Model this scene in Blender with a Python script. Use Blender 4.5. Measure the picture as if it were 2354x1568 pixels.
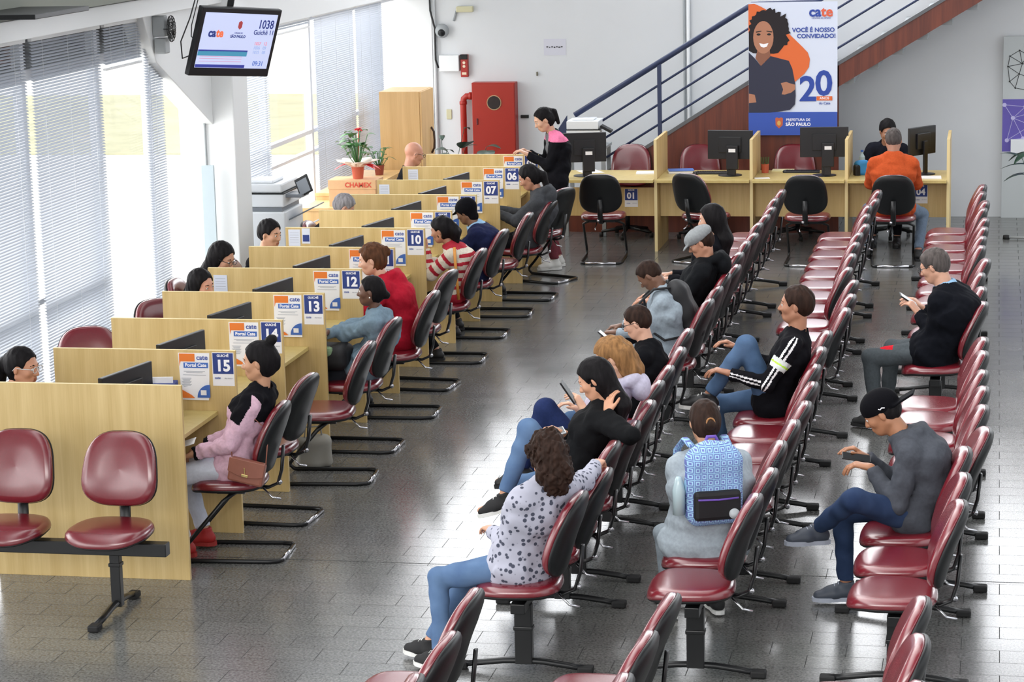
import bpy, math, random
import numpy as np
from mathutils import Vector, Matrix, Euler
random.seed(7)
scene = bpy.context.scene
COL = scene.collection
for o in list(bpy.data.objects):
    bpy.data.objects.remove(o)

# ---------------------------------------------------------------- camera
F_PX, YAW, PITCH, ROLL = 5631.26, 0.197034, 0.190419, -0.023607
CAM = Vector((4.33245, -12.45757, 3.82369))
fwd = Vector((-math.sin(YAW) * math.cos(PITCH), math.cos(YAW) * math.cos(PITCH), -math.sin(PITCH)))
rgt = Vector((math.cos(YAW), math.sin(YAW), 0))
upv = rgt.cross(fwd)
r2 = math.cos(ROLL) * rgt + math.sin(ROLL) * upv
u2 = -math.sin(ROLL) * rgt + math.cos(ROLL) * upv
cd = bpy.data.cameras.new('camera')
cam = bpy.data.objects.new('camera', cd)
COL.objects.link(cam)
cd.sensor_width = 36.0
cd.lens = F_PX / 2354.0 * 36.0
cd.clip_end = 300
M = Matrix.Identity(4)
for i in range(3):
    M[i][0] = r2[i]; M[i][1] = u2[i]; M[i][2] = -fwd[i]; M[i][3] = CAM[i]
cam.matrix_world = M
scene.camera = cam

# ---------------------------------------------------------------- world, lights, exposure
world = bpy.data.worlds.new('sky')
scene.world = world
world.use_nodes = True
nt = world.node_tree
for n in list(nt.nodes):
    nt.nodes.remove(n)
wo = nt.nodes.new('ShaderNodeOutputWorld')
bg = nt.nodes.new('ShaderNodeBackground')
tc = nt.nodes.new('ShaderNodeTexCoord')
sp = nt.nodes.new('ShaderNodeSeparateXYZ')
rmp = nt.nodes.new('ShaderNodeValToRGB')
mr = nt.nodes.new('ShaderNodeMapRange')
nt.links.new(tc.outputs['Generated'], sp.inputs[0])
nt.links.new(sp.outputs['X'], mr.inputs['Value'])
mr.inputs['From Min'].default_value = -1
mr.inputs['From Max'].default_value = 1
nt.links.new(mr.outputs[0], rmp.inputs[0])
e = rmp.color_ramp.elements
e[0].position = 0.30; e[0].color = (1.0, 1.0, 1.0, 1)
e[1].position = 0.56; e[1].color = (0.05, 0.053, 0.057, 1)
nt.links.new(rmp.outputs[0], bg.inputs['Color'])
bg.inputs['Strength'].default_value = 4.2
nt.links.new(bg.outputs[0], wo.inputs[0])

def area(name, loc, target, sx, sy, power, color=(1, 1, 1)):
    ld = bpy.data.lights.new(name, 'AREA')
    ld.shape = 'RECTANGLE'; ld.size = sx; ld.size_y = sy; ld.energy = power; ld.color = color
    o = bpy.data.objects.new(name, ld)
    COL.objects.link(o)
    o.location = loc
    o.rotation_euler = (Vector(target) - Vector(loc)).to_track_quat('-Z', 'Y').to_euler()
    return o
area('daylight_window_wall', (-3.4, 5.5, 2.4), (2.0, 5.0, 0.4), 14, 2.6, 420, (1.0, 0.99, 0.97))
area('added_overhead_fill', (2.5, 3.0, 6.4), (2.0, 4.0, 0), 3.0, 12.0, 150, (1.0, 0.98, 0.95))  # unseen overhead area light, added to brighten the hall
area('daylight_behind_camera', (2.0, -13.5, 5.2), (1.0, 4.0, 0.8), 9.0, 2.4, 620, (1.0, 0.98, 0.95))
vs = scene.view_settings
vs.view_transform = 'Standard'
try: vs.look = 'None'
except Exception: pass
vs.exposure = 0.0
vs.gamma = 1.0
vs.use_curve_mapping = False

# ---------------------------------------------------------------- materials
def s2l(c):
    return tuple(((x / 255.0) / 12.92 if x / 255.0 <= 0.04045 else ((x / 255.0 + 0.055) / 1.055) ** 2.4) for x in c)
MATS = {}
def mat(name, rgb, rough=0.6, metal=0.0, var=0.0, scale=20.0, emit=0.0, spec=0.5, stretch=None, bump=0.0, rgb2=None):
    if name in MATS: return MATS[name]
    m = bpy.data.materials.new(name); m.use_nodes = True
    t = m.node_tree; b = t.nodes['Principled BSDF']
    c = s2l(rgb) + (1,)
    b.inputs['Base Color'].default_value = c
    b.inputs['Roughness'].default_value = rough
    b.inputs['Metallic'].default_value = metal
    b.inputs['Specular IOR Level'].default_value = spec
    if emit:
        b.inputs['Emission Color'].default_value = c
        b.inputs['Emission Strength'].default_value = emit
    if var or rgb2 or bump:
        co = t.nodes.new('ShaderNodeTexCoord'); mp = t.nodes.new('ShaderNodeMapping')
        mp.inputs['Scale'].default_value = stretch or (1, 1, 1)
        nz = t.nodes.new('ShaderNodeTexNoise'); nz.inputs['Scale'].default_value = scale
        nz.inputs['Detail'].default_value = 5
        t.links.new(co.outputs['Object'], mp.inputs[0]); t.links.new(mp.outputs[0], nz.inputs['Vector'])
        rp = t.nodes.new('ShaderNodeValToRGB')
        c2 = s2l(rgb2) if rgb2 else tuple(x * (1 - var) for x in c[:3])
        c1 = c[:3] if rgb2 else tuple(min(1, x * (1 + var)) for x in c[:3])
        rp.color_ramp.elements[0].position = 0.3; rp.color_ramp.elements[0].color = c2 + (1,)
        rp.color_ramp.elements[1].position = 0.7; rp.color_ramp.elements[1].color = tuple(c1) + (1,)
        t.links.new(nz.outputs['Fac'], rp.inputs[0])
        t.links.new(rp.outputs[0], b.inputs['Base Color'])
        if bump:
            bp = t.nodes.new('ShaderNodeBump'); bp.inputs['Strength'].default_value = bump
            bp.inputs['Distance'].default_value = 0.01
            t.links.new(nz.outputs['Fac'], bp.inputs['Height']); t.links.new(bp.outputs[0], b.inputs['Normal'])
    MATS[name] = m
    return m

def wood(name, c1, c2, rough=0.42):
    m = bpy.data.materials.new(name); m.use_nodes = True
    t = m.node_tree; b = t.nodes['Principled BSDF']
    co = t.nodes.new('ShaderNodeTexCoord'); mp = t.nodes.new('ShaderNodeMapping')
    mp.inputs['Scale'].default_value = (16, 16, 1.1)
    n1 = t.nodes.new('ShaderNodeTexNoise'); n1.inputs['Scale'].default_value = 1.0; n1.inputs['Detail'].default_value = 6
    mp2 = t.nodes.new('ShaderNodeMapping'); mp2.inputs['Scale'].default_value = (110, 110, 3)
    n2 = t.nodes.new('ShaderNodeTexNoise'); n2.inputs['Scale'].default_value = 1.0; n2.inputs['Detail'].default_value = 3
    t.links.new(co.outputs['Object'], mp.inputs[0]); t.links.new(mp.outputs[0], n1.inputs['Vector'])
    t.links.new(co.outputs['Object'], mp2.inputs[0]); t.links.new(mp2.outputs[0], n2.inputs['Vector'])
    mx = t.nodes.new('ShaderNodeMath'); mx.operation = 'MULTIPLY_ADD'
    mx.inputs[1].default_value = 0.35
    t.links.new(n2.outputs['Fac'], mx.inputs[0]); t.links.new(n1.outputs['Fac'], mx.inputs[2])
    rp = t.nodes.new('ShaderNodeValToRGB')
    rp.color_ramp.elements[0].position = 0.5; rp.color_ramp.elements[0].color = s2l(c2) + (1,)
    rp.color_ramp.elements[1].position = 0.85; rp.color_ramp.elements[1].color = s2l(c1) + (1,)
    t.links.new(mx.outputs[0], rp.inputs[0]); t.links.new(rp.outputs[0], b.inputs['Base Color'])
    b.inputs['Roughness'].default_value = rough
    MATS[name] = m
    return m

m_wood = wood('light_wood', (214, 188, 132), (196, 168, 110))
m_woodtop = wood('worktop_wood', (206, 186, 122), (196, 174, 108), 0.35)
m_cabwood = wood('cabinet_wood', (222, 184, 128), (208, 168, 112), 0.4)
m_edge = mat('wood_edge', (224, 204, 150), 0.5)
m_red = mat('burgundy_vinyl', (112, 24, 36), 0.26, var=0.06, scale=60, spec=1.0)
for _m in (m_red,):
    _m.node_tree.nodes['Principled BSDF'].inputs['Coat Weight'].default_value = 0.4
    _m.node_tree.nodes['Principled BSDF'].inputs['Coat Roughness'].default_value = 0.22
m_redd = mat('burgundy_vinyl_dark', (92, 22, 34), 0.4, var=0.06, scale=60)
m_shell = mat('black_plastic_shell', (20, 22, 24), 0.42, spec=0.35)
m_blackm = mat('black_painted_steel', (22, 23, 25), 0.35, metal=0.2)
m_chrome = mat('chrome', (200, 200, 205), 0.15, metal=1.0)
m_rubber = mat('black_rubber', (18, 18, 19), 0.7)
m_wall = mat('white_wall_paint', (214, 217, 220), 0.85, var=0.02, scale=2)
m_white = mat('white_paint', (225, 228, 230), 0.6)
m_greyp = mat('grey_paint', (150, 155, 158), 0.6)
m_blue = mat('navy_railing_paint', (38, 50, 84), 0.45)
m_brown = wood('reddish_brown_cladding', (112, 52, 34), (84, 36, 24), 0.45)
m_mon = mat('monitor_black', (20, 21, 24), 0.38)
m_screen = mat('monitor_screen_off', (10, 11, 14), 0.15)
m_paper = mat('paper', (236, 236, 238), 0.7)
m_navy = mat('sign_navy', (36, 58, 128), 0.6)
m_signblue = mat('sign_blue', (62, 104, 184), 0.6)
m_orange = mat('sign_orange', (226, 120, 40), 0.6)
m_txtw = mat('sign_white_ink', (245, 245, 250), 0.6)
m_txtg = mat('sign_grey_ink', (150, 155, 165), 0.6)
m_txtb = mat('sign_blue_ink', (60, 84, 160), 0.6)
m_txtr = mat('sign_red_ink', (206, 80, 60), 0.6)
m_slat = mat('blind_slat', (184, 190, 200), 0.45)
m_frame = mat('window_frame_paint', (214, 218, 224), 0.5)
m_hydr = mat('fire_cabinet_red', (160, 36, 24), 0.4)
m_dark = mat('dark_void', (26, 10, 12), 0.5)
m_cable = mat('black_cable', (20, 20, 22), 0.5)
m_leaf = mat('green_leaf', (58, 110, 52), 0.45, var=0.25, scale=14)
m_leafd = mat('dark_green_leaf', (30, 62, 46), 0.4, var=0.25, scale=14)
m_terra = mat('terracotta', (190, 92, 66), 0.7)
m_card = mat('cardboard', (214, 172, 130), 0.8, var=0.04)
m_prn = mat('printer_white', (222, 226, 230), 0.5)
m_prng = mat('printer_grey', (120, 126, 134), 0.5)

def floor_mat():
    m = bpy.data.materials.new('grey_granite_tiles'); m.use_nodes = True
    t = m.node_tree; b = t.nodes['Principled BSDF']
    co = t.nodes.new('ShaderNodeTexCoord')
    mp = t.nodes.new('ShaderNodeMapping'); mp.inputs['Location'].default_value = (0.05, -0.05, 0)
    br = t.nodes.new('ShaderNodeTexBrick')
    br.inputs['Scale'].default_value = 1.0
    br.inputs['Brick Width'].default_value = 0.37
    br.inputs['Row Height'].default_value = 0.19
    br.inputs['Mortar Size'].default_value = 0.0022
    br.inputs['Mortar Smooth'].default_value = 0.3
    br.inputs['Color1'].default_value = s2l((122, 122, 117)) + (1,)
    br.inputs['Color2'].default_value = s2l((114, 115, 111)) + (1,)
    br.inputs['Mortar'].default_value = s2l((40, 40, 40)) + (1,)
    t.links.new(co.outputs['Object'], mp.inputs[0]); t.links.new(mp.outputs[0], br.inputs['Vector'])
    nz = t.nodes.new('ShaderNodeTexNoise'); nz.inputs['Scale'].default_value = 75; nz.inputs['Detail'].default_value = 6
    t.links.new(co.outputs['Object'], nz.inputs['Vector'])
    rp = t.nodes.new('ShaderNodeValToRGB')
    rp.color_ramp.elements[0].position = 0.36; rp.color_ramp.elements[0].color = (0.42, 0.42, 0.42, 1)
    rp.color_ramp.elements[1].position = 0.62; rp.color_ramp.elements[1].color = (1.22, 1.22, 1.2, 1)
    t.links.new(nz.outputs['Fac'], rp.inputs[0])
    mx = t.nodes.new('ShaderNodeMix'); mx.data_type = 'RGBA'; mx.blend_type = 'MULTIPLY'; mx.inputs[0].default_value = 0.8
    t.links.new(br.outputs['Color'], mx.inputs[6]); t.links.new(rp.outputs[0], mx.inputs[7])
    n3 = t.nodes.new('ShaderNodeTexNoise'); n3.inputs['Scale'].default_value = 1.1; n3.inputs['Detail'].default_value = 4
    t.links.new(co.outputs['Object'], n3.inputs['Vector'])
    mx2 = t.nodes.new('ShaderNodeMix'); mx2.data_type = 'RGBA'; mx2.blend_type = 'MULTIPLY'; mx2.inputs[0].default_value = 0.25
    t.links.new(mx.outputs[2], mx2.inputs[6]); t.links.new(n3.outputs['Color'], mx2.inputs[7])
    hs = t.nodes.new('ShaderNodeHueSaturation'); hs.inputs['Saturation'].default_value = 0.35
    t.links.new(mx2.outputs[2], hs.inputs['Color'])
    t.links.new(hs.outputs[0], b.inputs['Base Color'])
    mr = t.nodes.new('ShaderNodeMapRange')
    mr.inputs['To Min'].default_value = 0.13; mr.inputs['To Max'].default_value = 0.26
    t.links.new(n3.outputs['Fac'], mr.inputs['Value'])
    ad = t.nodes.new('ShaderNodeMath'); ad.operation = 'MULTIPLY_ADD'; ad.inputs[1].default_value = 0.5
    t.links.new(br.outputs['Fac'], ad.inputs[0]); t.links.new(mr.outputs[0], ad.inputs[2])
    bw = t.nodes.new('ShaderNodeRGBToBW'); t.links.new(br.outputs['Color'], bw.inputs[0])
    ad2 = t.nodes.new('ShaderNodeMath'); ad2.operation = 'MULTIPLY_ADD'; ad2.inputs[1].default_value = 0.35; 
    t.links.new(bw.outputs[0], ad2.inputs[0]); t.links.new(ad.outputs[0], ad2.inputs[2])
    ad3 = t.nodes.new('ShaderNodeMath'); ad3.operation = 'SUBTRACT'; ad3.inputs[1].default_value = 0.06
    t.links.new(ad2.outputs[0], ad3.inputs[0]); t.links.new(ad3.outputs[0], b.inputs['Roughness'])
    sp_ = t.nodes.new('ShaderNodeMath'); sp_.operation = 'MULTIPLY_ADD'; sp_.inputs[1].default_value = -0.8; sp_.inputs[2].default_value = 1.0
    t.links.new(br.outputs['Fac'], sp_.inputs[0]); t.links.new(sp_.outputs[0], b.inputs['Specular IOR Level'])
    return m
m_floor = floor_mat()

def glass_mat():
    m = bpy.data.materials.new('window_glass'); m.use_nodes = True
    t = m.node_tree
    for n in list(t.nodes): t.nodes.remove(n)
    o = t.nodes.new('ShaderNodeOutputMaterial'); mx = t.nodes.new('ShaderNodeMixShader')
    tr = t.nodes.new('ShaderNodeBsdfTransparent'); gl = t.nodes.new('ShaderNodeBsdfGlossy')
    gl.inputs['Roughness'].default_value = 0.02; mx.inputs[0].default_value = 0.06
    t.links.new(tr.outputs[0], mx.inputs[1]); t.links.new(gl.outputs[0], mx.inputs[2]); t.links.new(mx.outputs[0], o.inputs[0])
    return m
m_glass = glass_mat()

# ---------------------------------------------------------------- mesh builder
class MB:
    def __init__(s): s.v = []; s.f = []; s.m = []
    def add(s, vs, fs, mi=0):
        n = len(s.v); s.v += [tuple(v) for v in vs]
        s.f += [tuple(i + n for i in f) for f in fs]; s.m += [mi] * len(fs)
        return s
    def box(s, c, d, mi=0, R=None):
        x, y, z = d[0] / 2, d[1] / 2, d[2] / 2
        vs = [Vector((a * x, b * y, g * z)) for a in (-1, 1) for b in (-1, 1) for g in (-1, 1)]
        if R is not None: vs = [R @ v for v in vs]
        c = Vector(c)
        return s.add([v + c for v in vs], [(0, 1, 3, 2), (4, 6, 7, 5), (0, 4, 5, 1), (2, 3, 7, 6), (0, 2, 6, 4), (1, 5, 7, 3)], mi)
    def b2(s, lo, hi, mi=0):
        return s.box([(a + b) / 2 for a, b in zip(lo, hi)], [abs(b - a) for a, b in zip(lo, hi)], mi)
    def tube(s, pts, r, n=8, mi=0, cap=True, closed=False, flat=None):
        pts = [Vector(p) for p in pts]; L = len(pts)
        rs = r if isinstance(r, (list, tuple)) else [r] * L
        prev = None; rings = []
        for i, p in enumerate(pts):
            if closed: t = pts[(i + 1) % L] - pts[i - 1]
            else: t = (pts[min(i + 1, L - 1)] - pts[max(i - 1, 0)])
            t.normalize()
            if prev is None:
                a = Vector((0, 0, 1)) if abs(t.z) < 0.9 else Vector((0, 1, 0))
                u = t.cross(a).normalized()
            else:
                u = (prev - t * prev.dot(t)).normalized()
            prev = u; w = t.cross(u)
            fl = flat or (1, 1)
            rings.append([p + (u * math.cos(2 * math.pi * k / n) * fl[0] + w * math.sin(2 * math.pi * k / n) * fl[1]) * rs[i] for k in range(n)])
        vs = [v for rg in rings for v in rg]; fs = []
        for i in range(L if closed else L - 1):
            j = (i + 1) % L
            for k in range(n):
                k2 = (k + 1) % n
                fs.append((i * n + k, i * n + k2, j * n + k2, j * n + k))
        if cap and not closed:
            fs.append(tuple(range(n - 1, -1, -1))); fs.append(tuple((L - 1) * n + k for k in range(n)))
        return s.add(vs, fs, mi)
    def lathe(s, prof, c=(0, 0, 0), n=20, mi=0, ax='z'):
        vs = []; fs = []
        for r, z in prof:
            for k in range(n):
                a = 2 * math.pi * k / n
                p = (r * math.cos(a), r * math.sin(a), z)
                if ax == 'y': p = (p[0], p[2], p[1])
                if ax == 'x': p = (p[2], p[0], p[1])
                vs.append((p[0] + c[0], p[1] + c[1], p[2] + c[2]))
        for i in range(len(prof) - 1):
            for k in range(n):
                k2 = (k + 1) % n
                fs.append((i * n + k, i * n + k2, (i + 1) * n + k2, (i + 1) * n + k))
        fs.append(tuple(range(n - 1, -1, -1))); fs.append(tuple((len(prof) - 1) * n + k for k in range(n)))
        return s.add(vs, fs, mi)
    def prism(s, poly, a, b, ax='y', mi=0):
        n = len(poly)
        def P(u, v, w): return {'y': (u, w, v), 'x': (w, u, v), 'z': (u, v, w)}[ax]
        vs = [P(u, v, a) for u, v in poly] + [P(u, v, b) for u, v in poly]
        fs = [tuple(range(n))[::-1], tuple(range(n, 2 * n))] + [(i, (i + 1) % n, (i + 1) % n + n, i + n) for i in range(n)]
        return s.add(vs, fs, mi)
    def build(s, name, mats, parent=None, smooth=False, bevel=0, loc=None, rot=None):
        me = bpy.data.meshes.new(name)
        me.from_pydata(s.v, [], s.f)
        if not isinstance(mats, (list, tuple)): mats = [mats]
        for m in mats: me.materials.append(m)
        if len(mats) > 1: me.polygons.foreach_set('material_index', s.m)
        if smooth: me.polygons.foreach_set('use_smooth', [True] * len(s.f))
        me.update()
        o = bpy.data.objects.new(name, me); COL.objects.link(o)
        if parent: o.parent = parent
        if loc: o.location = loc
        if rot: o.rotation_euler = rot
        if bevel:
            b = o.modifiers.new('bevel', 'BEVEL'); b.width = bevel; b.segments = 2; b.limit_method = 'ANGLE'
        return o

def tag(o, label=None, cat=None, group=None, kind=None):
    if label: o['label'] = label
    if cat: o['category'] = cat
    if group: o['group'] = group
    if kind: o['kind'] = kind
    return o
def empty(name, loc=(0, 0, 0), rz=0, label=None, cat=None, group=None):
    o = bpy.data.objects.new(name, None); COL.objects.link(o)
    o.location = loc; o.rotation_euler = (0, 0, rz); o.empty_display_size = 0.1
    return tag(o, label, cat, group)
def struct(o): return tag(o, kind='structure')
def copy_tree(o, parent=None):
    c = o.copy(); COL.objects.link(c); c.parent = parent
    for ch in [x for x in ALLCH.get(o.name, [])]:
        ALLCH.setdefault(c.name, []).append(copy_tree(ch, c))
    return c
ALLCH = {}
def index_children():
    ALLCH.clear()
    for o in bpy.data.objects:
        if o.parent: ALLCH.setdefault(o.parent.name, []).append(o)

def txt(name, body, size, m, parent, loc, rot=(math.pi / 2, 0, 0), bold=0.0, ext=0.0006, sx=1.0, align='CENTER', shear=0.0):
    cu = bpy.data.curves.new(name, 'FONT'); cu.body = body; cu.size = size; cu.extrude = ext
    cu.offset = bold; cu.align_x = align; cu.align_y = 'CENTER'; cu.resolution_u = 3; cu.shear = shear
    tmp = bpy.data.objects.new(name, cu); COL.objects.link(tmp)
    dg = bpy.context.evaluated_depsgraph_get(); dg.update()
    me = bpy.data.meshes.new_from_object(tmp.evaluated_get(dg))
    bpy.data.objects.remove(tmp)
    me.materials.clear(); me.materials.append(m)
    o = bpy.data.objects.new(name, me); COL.objects.link(o)
    o.parent = parent; o.location = loc; o.rotation_euler = rot; o.scale = (sx, 1, 1)
    return o

def superell(n, a, b, e=3.0, taper=0.0, N=40):
    pts = []
    for k in range(N):
        t = 2 * math.pi * k / N
        c, s_ = math.cos(t), math.sin(t)
        u = a * math.copysign(abs(c) ** (2 / e), c); v = b * math.copysign(abs(s_) ** (2 / e), s_)
        u *= 1 + taper * v / b
        pts.append((u, v))
    return pts
def cushion(mb, out, rings, fn, mi=0):
    """rings: list of (scale, w); first and last are tiny centre rings"""
    N = len(out); vs = []; fs = []
    for s, w in rings:
        for u, v in out: vs.append(fn(u * s, v * s, w))
    for i in range(len(rings) - 1):
        for k in range(N):
            k2 = (k + 1) % N
            fs.append((i * N + k, (i + 1) * N + k, (i + 1) * N + k2, i * N + k2))
    fs.append(tuple(range(N))); fs.append(tuple((len(rings) - 1) * N + k for k in range(N - 1, -1, -1)))
    mb.add(vs, fs, mi)
# ================================================================ the room
YW = 14.37
XG = -2.15
# floor
fl = MB(); fl.b2((-2.35, -14, -0.1), (9, YW, 0)); struct(fl.build('floor', m_floor))
fj = MB(); fj.b2((-2.1, 0.467, -0.001), (9, 0.473, 0.0008)); struct(fj.build('trim_1', mat('joint_dark', (40, 40, 40), 0.8)))
# back wall, with the high windows above the frame
w = MB(); w.b2((-2.35, YW, 0), (9, YW + 0.2, 2.75)); w.b2((-2.35, YW, 4.95), (9, YW + 0.2, 6.6))
struct(w.build('wall_back', m_wall))
m_high = mat('overcast_daylight_pane', (250, 252, 255), 0.3, emit=6.5)
k = 0
for x0 in np.arange(-2.2, 8.9, 1.6):
    k += 1
    p = MB(); p.b2((x0 + 0.05, YW + 0.08, 2.8), (x0 + 1.52, YW + 0.1, 4.92))
    wn = empty('window_%d' % (20 + k)); struct(wn)
    p.build('pane', m_high, wn)
    f = MB()
    for a, b in (((x0, YW + 0.02, 2.75), (x0 + 0.05, YW + 0.14, 4.95)), ((x0 + 0.05, YW + 0.02, 2.75), (x0 + 1.6, YW + 0.14, 2.8)), ((x0 + 0.05, YW + 0.02, 4.9), (x0 + 1.6, YW + 0.14, 4.95))):
        f.b2(a, b)
    f.build('window_frame', m_frame, wn)
# left return wall strip in the far corner, white pipes
w = MB(); w.b2((XG, YW - 0.06, 0), (-1.84, YW, 2.75)); struct(w.build('trim_2', m_white))
for nm, x, r, mm in (('trim_3', -1.825, 0.022, m_white), ('trim_4', 0.985, 0.014, m_greyp), ('trim_5', 1.03, 0.02, m_white)):
    w = MB(); w.tube([(x, YW - 0.03, 0), (x, YW - 0.03, 2.75)], r, 10); struct(w.build(nm, mm, smooth=True))
# right wall far outside, keeps the light in
w = MB(); w.b2((9, -14, 0), (9.1, YW + 0.2, 6.6)); struct(w.build('wall_right', m_wall))
w = MB(); w.b2((-2.35, -14.1, 0), (9, -14, 2.2)); struct(w.build('wall_front', m_wall))
# left beam, soffit
w = MB(); w.b2((-2.35, -14, 2.80), (-1.9, 7.2, 2.935)); struct(w.build('trim_6', m_white, bevel=0.006))
w = MB(); w.b2((-2.35, -14, 2.96), (-1.75, YW, 3.3)); struct(w.build('trim_7', mat('soffit_grey_green', (128, 132, 124), 0.8)))
w = MB(); w.b2((-2.35, 7.2, 2.50), (-2.0, YW, 2.96)); struct(w.build('trim_8', m_white))
w = MB(); w.b2((-2.4, -14, 3.3), (-2.3, YW, 6.6)); struct(w.build('wall_left', m_wall))
# column with haunch
w = MB(); w.b2((-2.32, 6.95, 0), (-1.84, 7.36, 2.96)); struct(w.build('wall_column', m_white, bevel=0.01))
w = MB(); w.prism([(5.35, 2.80), (5.62, 2.42), (6.95, 1.80), (6.95, 2.80)], -2.2, -2.02, 'x'); struct(w.build('trim_9', m_white, bevel=0.006))
w = MB(); w.tube([(-2.09, 6.93, 2.4), (-2.09, 6.93, 0.2)], 0.012, 8); struct(w.build('trim_10', m_greyp, smooth=True))
# window wall: frames and panes
mull = [-2.0, 0.0, 1.65, 3.22, 4.62, 5.75, 7.38, 8.85, 10.35, 11.9, 13.1, YW]
k = 0
for i in range(len(mull) - 1):
    y0, y1 = mull[i], mull[i + 1]
    if i == 5: y1 = 6.95
    k += 1
    wn = empty('window_%d' % k); struct(wn)
    f = MB()
    f.b2((XG - 0.05, y0 - 0.03, 0), (XG + 0.02, y0 + 0.03, 2.8))
    for z in ((0.0, 0.07), (2.48, 2.56)) if 3 < i < 6 else ((0.0, 0.07), (0.93, 0.97), (2.48, 2.56)) if i < 5 else ((0.0, 0.07), (1.17, 1.2), (1.36, 1.4), (2.44, 2.52)):
        f.b2((XG - 0.045, y0 + 0.03, z[0]), (XG + 0.015, y1 - 0.03, z[1]))
    f.build('window_frame', m_frame, wn, bevel=0.004)
    p = MB(); p.b2((XG - 0.012, y0 + 0.03, 0.07), (XG - 0.008, y1 - 0.03, 2.8)); p.build('pane', m_glass, wn)
# upper exterior canopy that darkens the window heads
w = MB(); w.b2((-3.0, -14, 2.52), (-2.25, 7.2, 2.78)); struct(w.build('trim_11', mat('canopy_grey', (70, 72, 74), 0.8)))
# outside ground: pale paving, a band of lawn, paving again
g = MB(); g.b2((-40, -20, -0.2), (-2.36, 21.2, -0.12)); g.b2((-40, 30.5, -0.2), (-2.36, 120, -0.12)); struct(g.build('trim_12', mat('pale_paving', (236, 234, 228), 0.9, var=0.04, scale=3)))
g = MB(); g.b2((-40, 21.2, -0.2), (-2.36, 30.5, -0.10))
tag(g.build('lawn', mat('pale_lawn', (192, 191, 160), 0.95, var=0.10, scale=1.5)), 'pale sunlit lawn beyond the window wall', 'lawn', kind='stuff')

# blinds
def blind(y0, y1, ztop, zbot, label, ang=27, closed_from=None):
    b = empty('window_blind', (XG + 0.06, (y0 + y1) / 2, ztop), 0, label, 'window blind', 'horizontal slat blinds along the window wall')
    L = y1 - y0 - 0.03
    h = MB(); h.box((0, 0, -0.015), (0.03, L, 0.03)); h.build('headrail', m_white, b, bevel=0.003)
    s = MB(); z = -0.045; H = ztop - zbot; p = 0.021
    n = int((H - 0.07) / p)
    for q in range(n):
        a = math.radians(ang)
        R = Matrix.Rotation(a, 3, 'Y')
        zz = z - q * p
        vs = []
        for u, c in ((-0.012, 0), (0, 0.0022), (0.012, 0)):
            for yy in (-L / 2, L / 2):
                vv = R @ Vector((u, 0, c)); vs.append((vv.x, yy, vv.z + zz))
        s.add(vs, [(0, 2, 3, 1), (2, 4, 5, 3)])
    so = s.build('slats', m_slat, b)
    sm = so.modifiers.new('t', 'SOLIDIFY'); sm.thickness = 0.0006
    r = MB(); r.box((0, 0, -H + 0.012), (0.026, L, 0.016)); r.build('bottom_rail', m_white, b, bevel=0.003)
    c = MB()
    for yy in (-L * 0.36, 0, L * 0.36): c.tube([(0.014, yy, -0.02), (0.014, yy, -H + 0.01)], 0.0012, 4)
    c.build('ladder_cord', m_white, b)
    return b
blind(-1.9, 0.0, 2.78, 0.12, 'white slat blind nearest the camera, hanging past the left edge')
blind(0.02, 1.62, 2.78, 0.12, 'full-length white slat blind beside the woman in glasses')
blind(1.66, 3.18, 2.78, 0.12, 'full-length white slat blind at the left edge, behind the grey rail')
blind(3.26, 4.60, 2.78, 0.14, 'full-length white slat blind with the grey Y-shaped shadow, left of the open pane')
blind(4.66, 5.48, 2.78, 2.43, 'short raised blind over the clear pane left of the TV')
blind(5.52, 5.94, 2.78, 0.14, 'narrow blind strip between the two clear panes')
blind(7.42, 8.80, 2.50, 0.3, 'blind between the white column and the grey frame, above the floor printer', 20)
blind(8.95, 10.2, 2.50, 2.38, 'raised blind above the clear pane right of the TV')
blind(10.36, 11.85, 2.50, 0.3, 'tall closed white blind left of the flower pot', 62)
blind(11.92, 13.05, 2.50, 0.3, 'closed white blind behind the wooden cabinet', 55)

# ---------------------------------------------------------------- counters
S = 0.98054; HP = 1.10; WP = 1.1212
def pan_y(k): return k * S
for k in range(12):
    lab = 'front wooden partition panel behind the two burgundy bench seats' if k == 0 else 'light wood partition panel carrying the counter sign %02d' % (16 - k)
    o = MB(); o.b2((-WP, 0, 0), (0, 0.025, HP)); o.b2((-WP, -0.0005, HP - 0.001), (0, 0.0255, HP + 0.0008), 1)
    ob = o.build('partition_panel', [m_wood, m_edge], bevel=0.0015); ob.location = (0, pan_y(k), 0)
    tag(ob, lab, 'partition', 'partition panels of the counter row')
for k in range(11):
    n = 15 - k
    t = empty('counter_desk', (0, pan_y(k) + 0.025, 0), 0, 'light wood counter desk in the bay with sign %02d' % n, 'desk', 'counter desks between the partitions')
    L = S - 0.025
    o = MB(); o.b2((-0.80, 0.001, 0.715), (-0.12, L - 0.001, 0.74)); o.build('worktop', m_woodtop, t, bevel=0.002)
    o = MB(); o.b2((-0.47, 0.001, 0.35), (-0.45, L - 0.001, 0.714)); o.build('modesty_board', m_wood, t)
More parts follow.
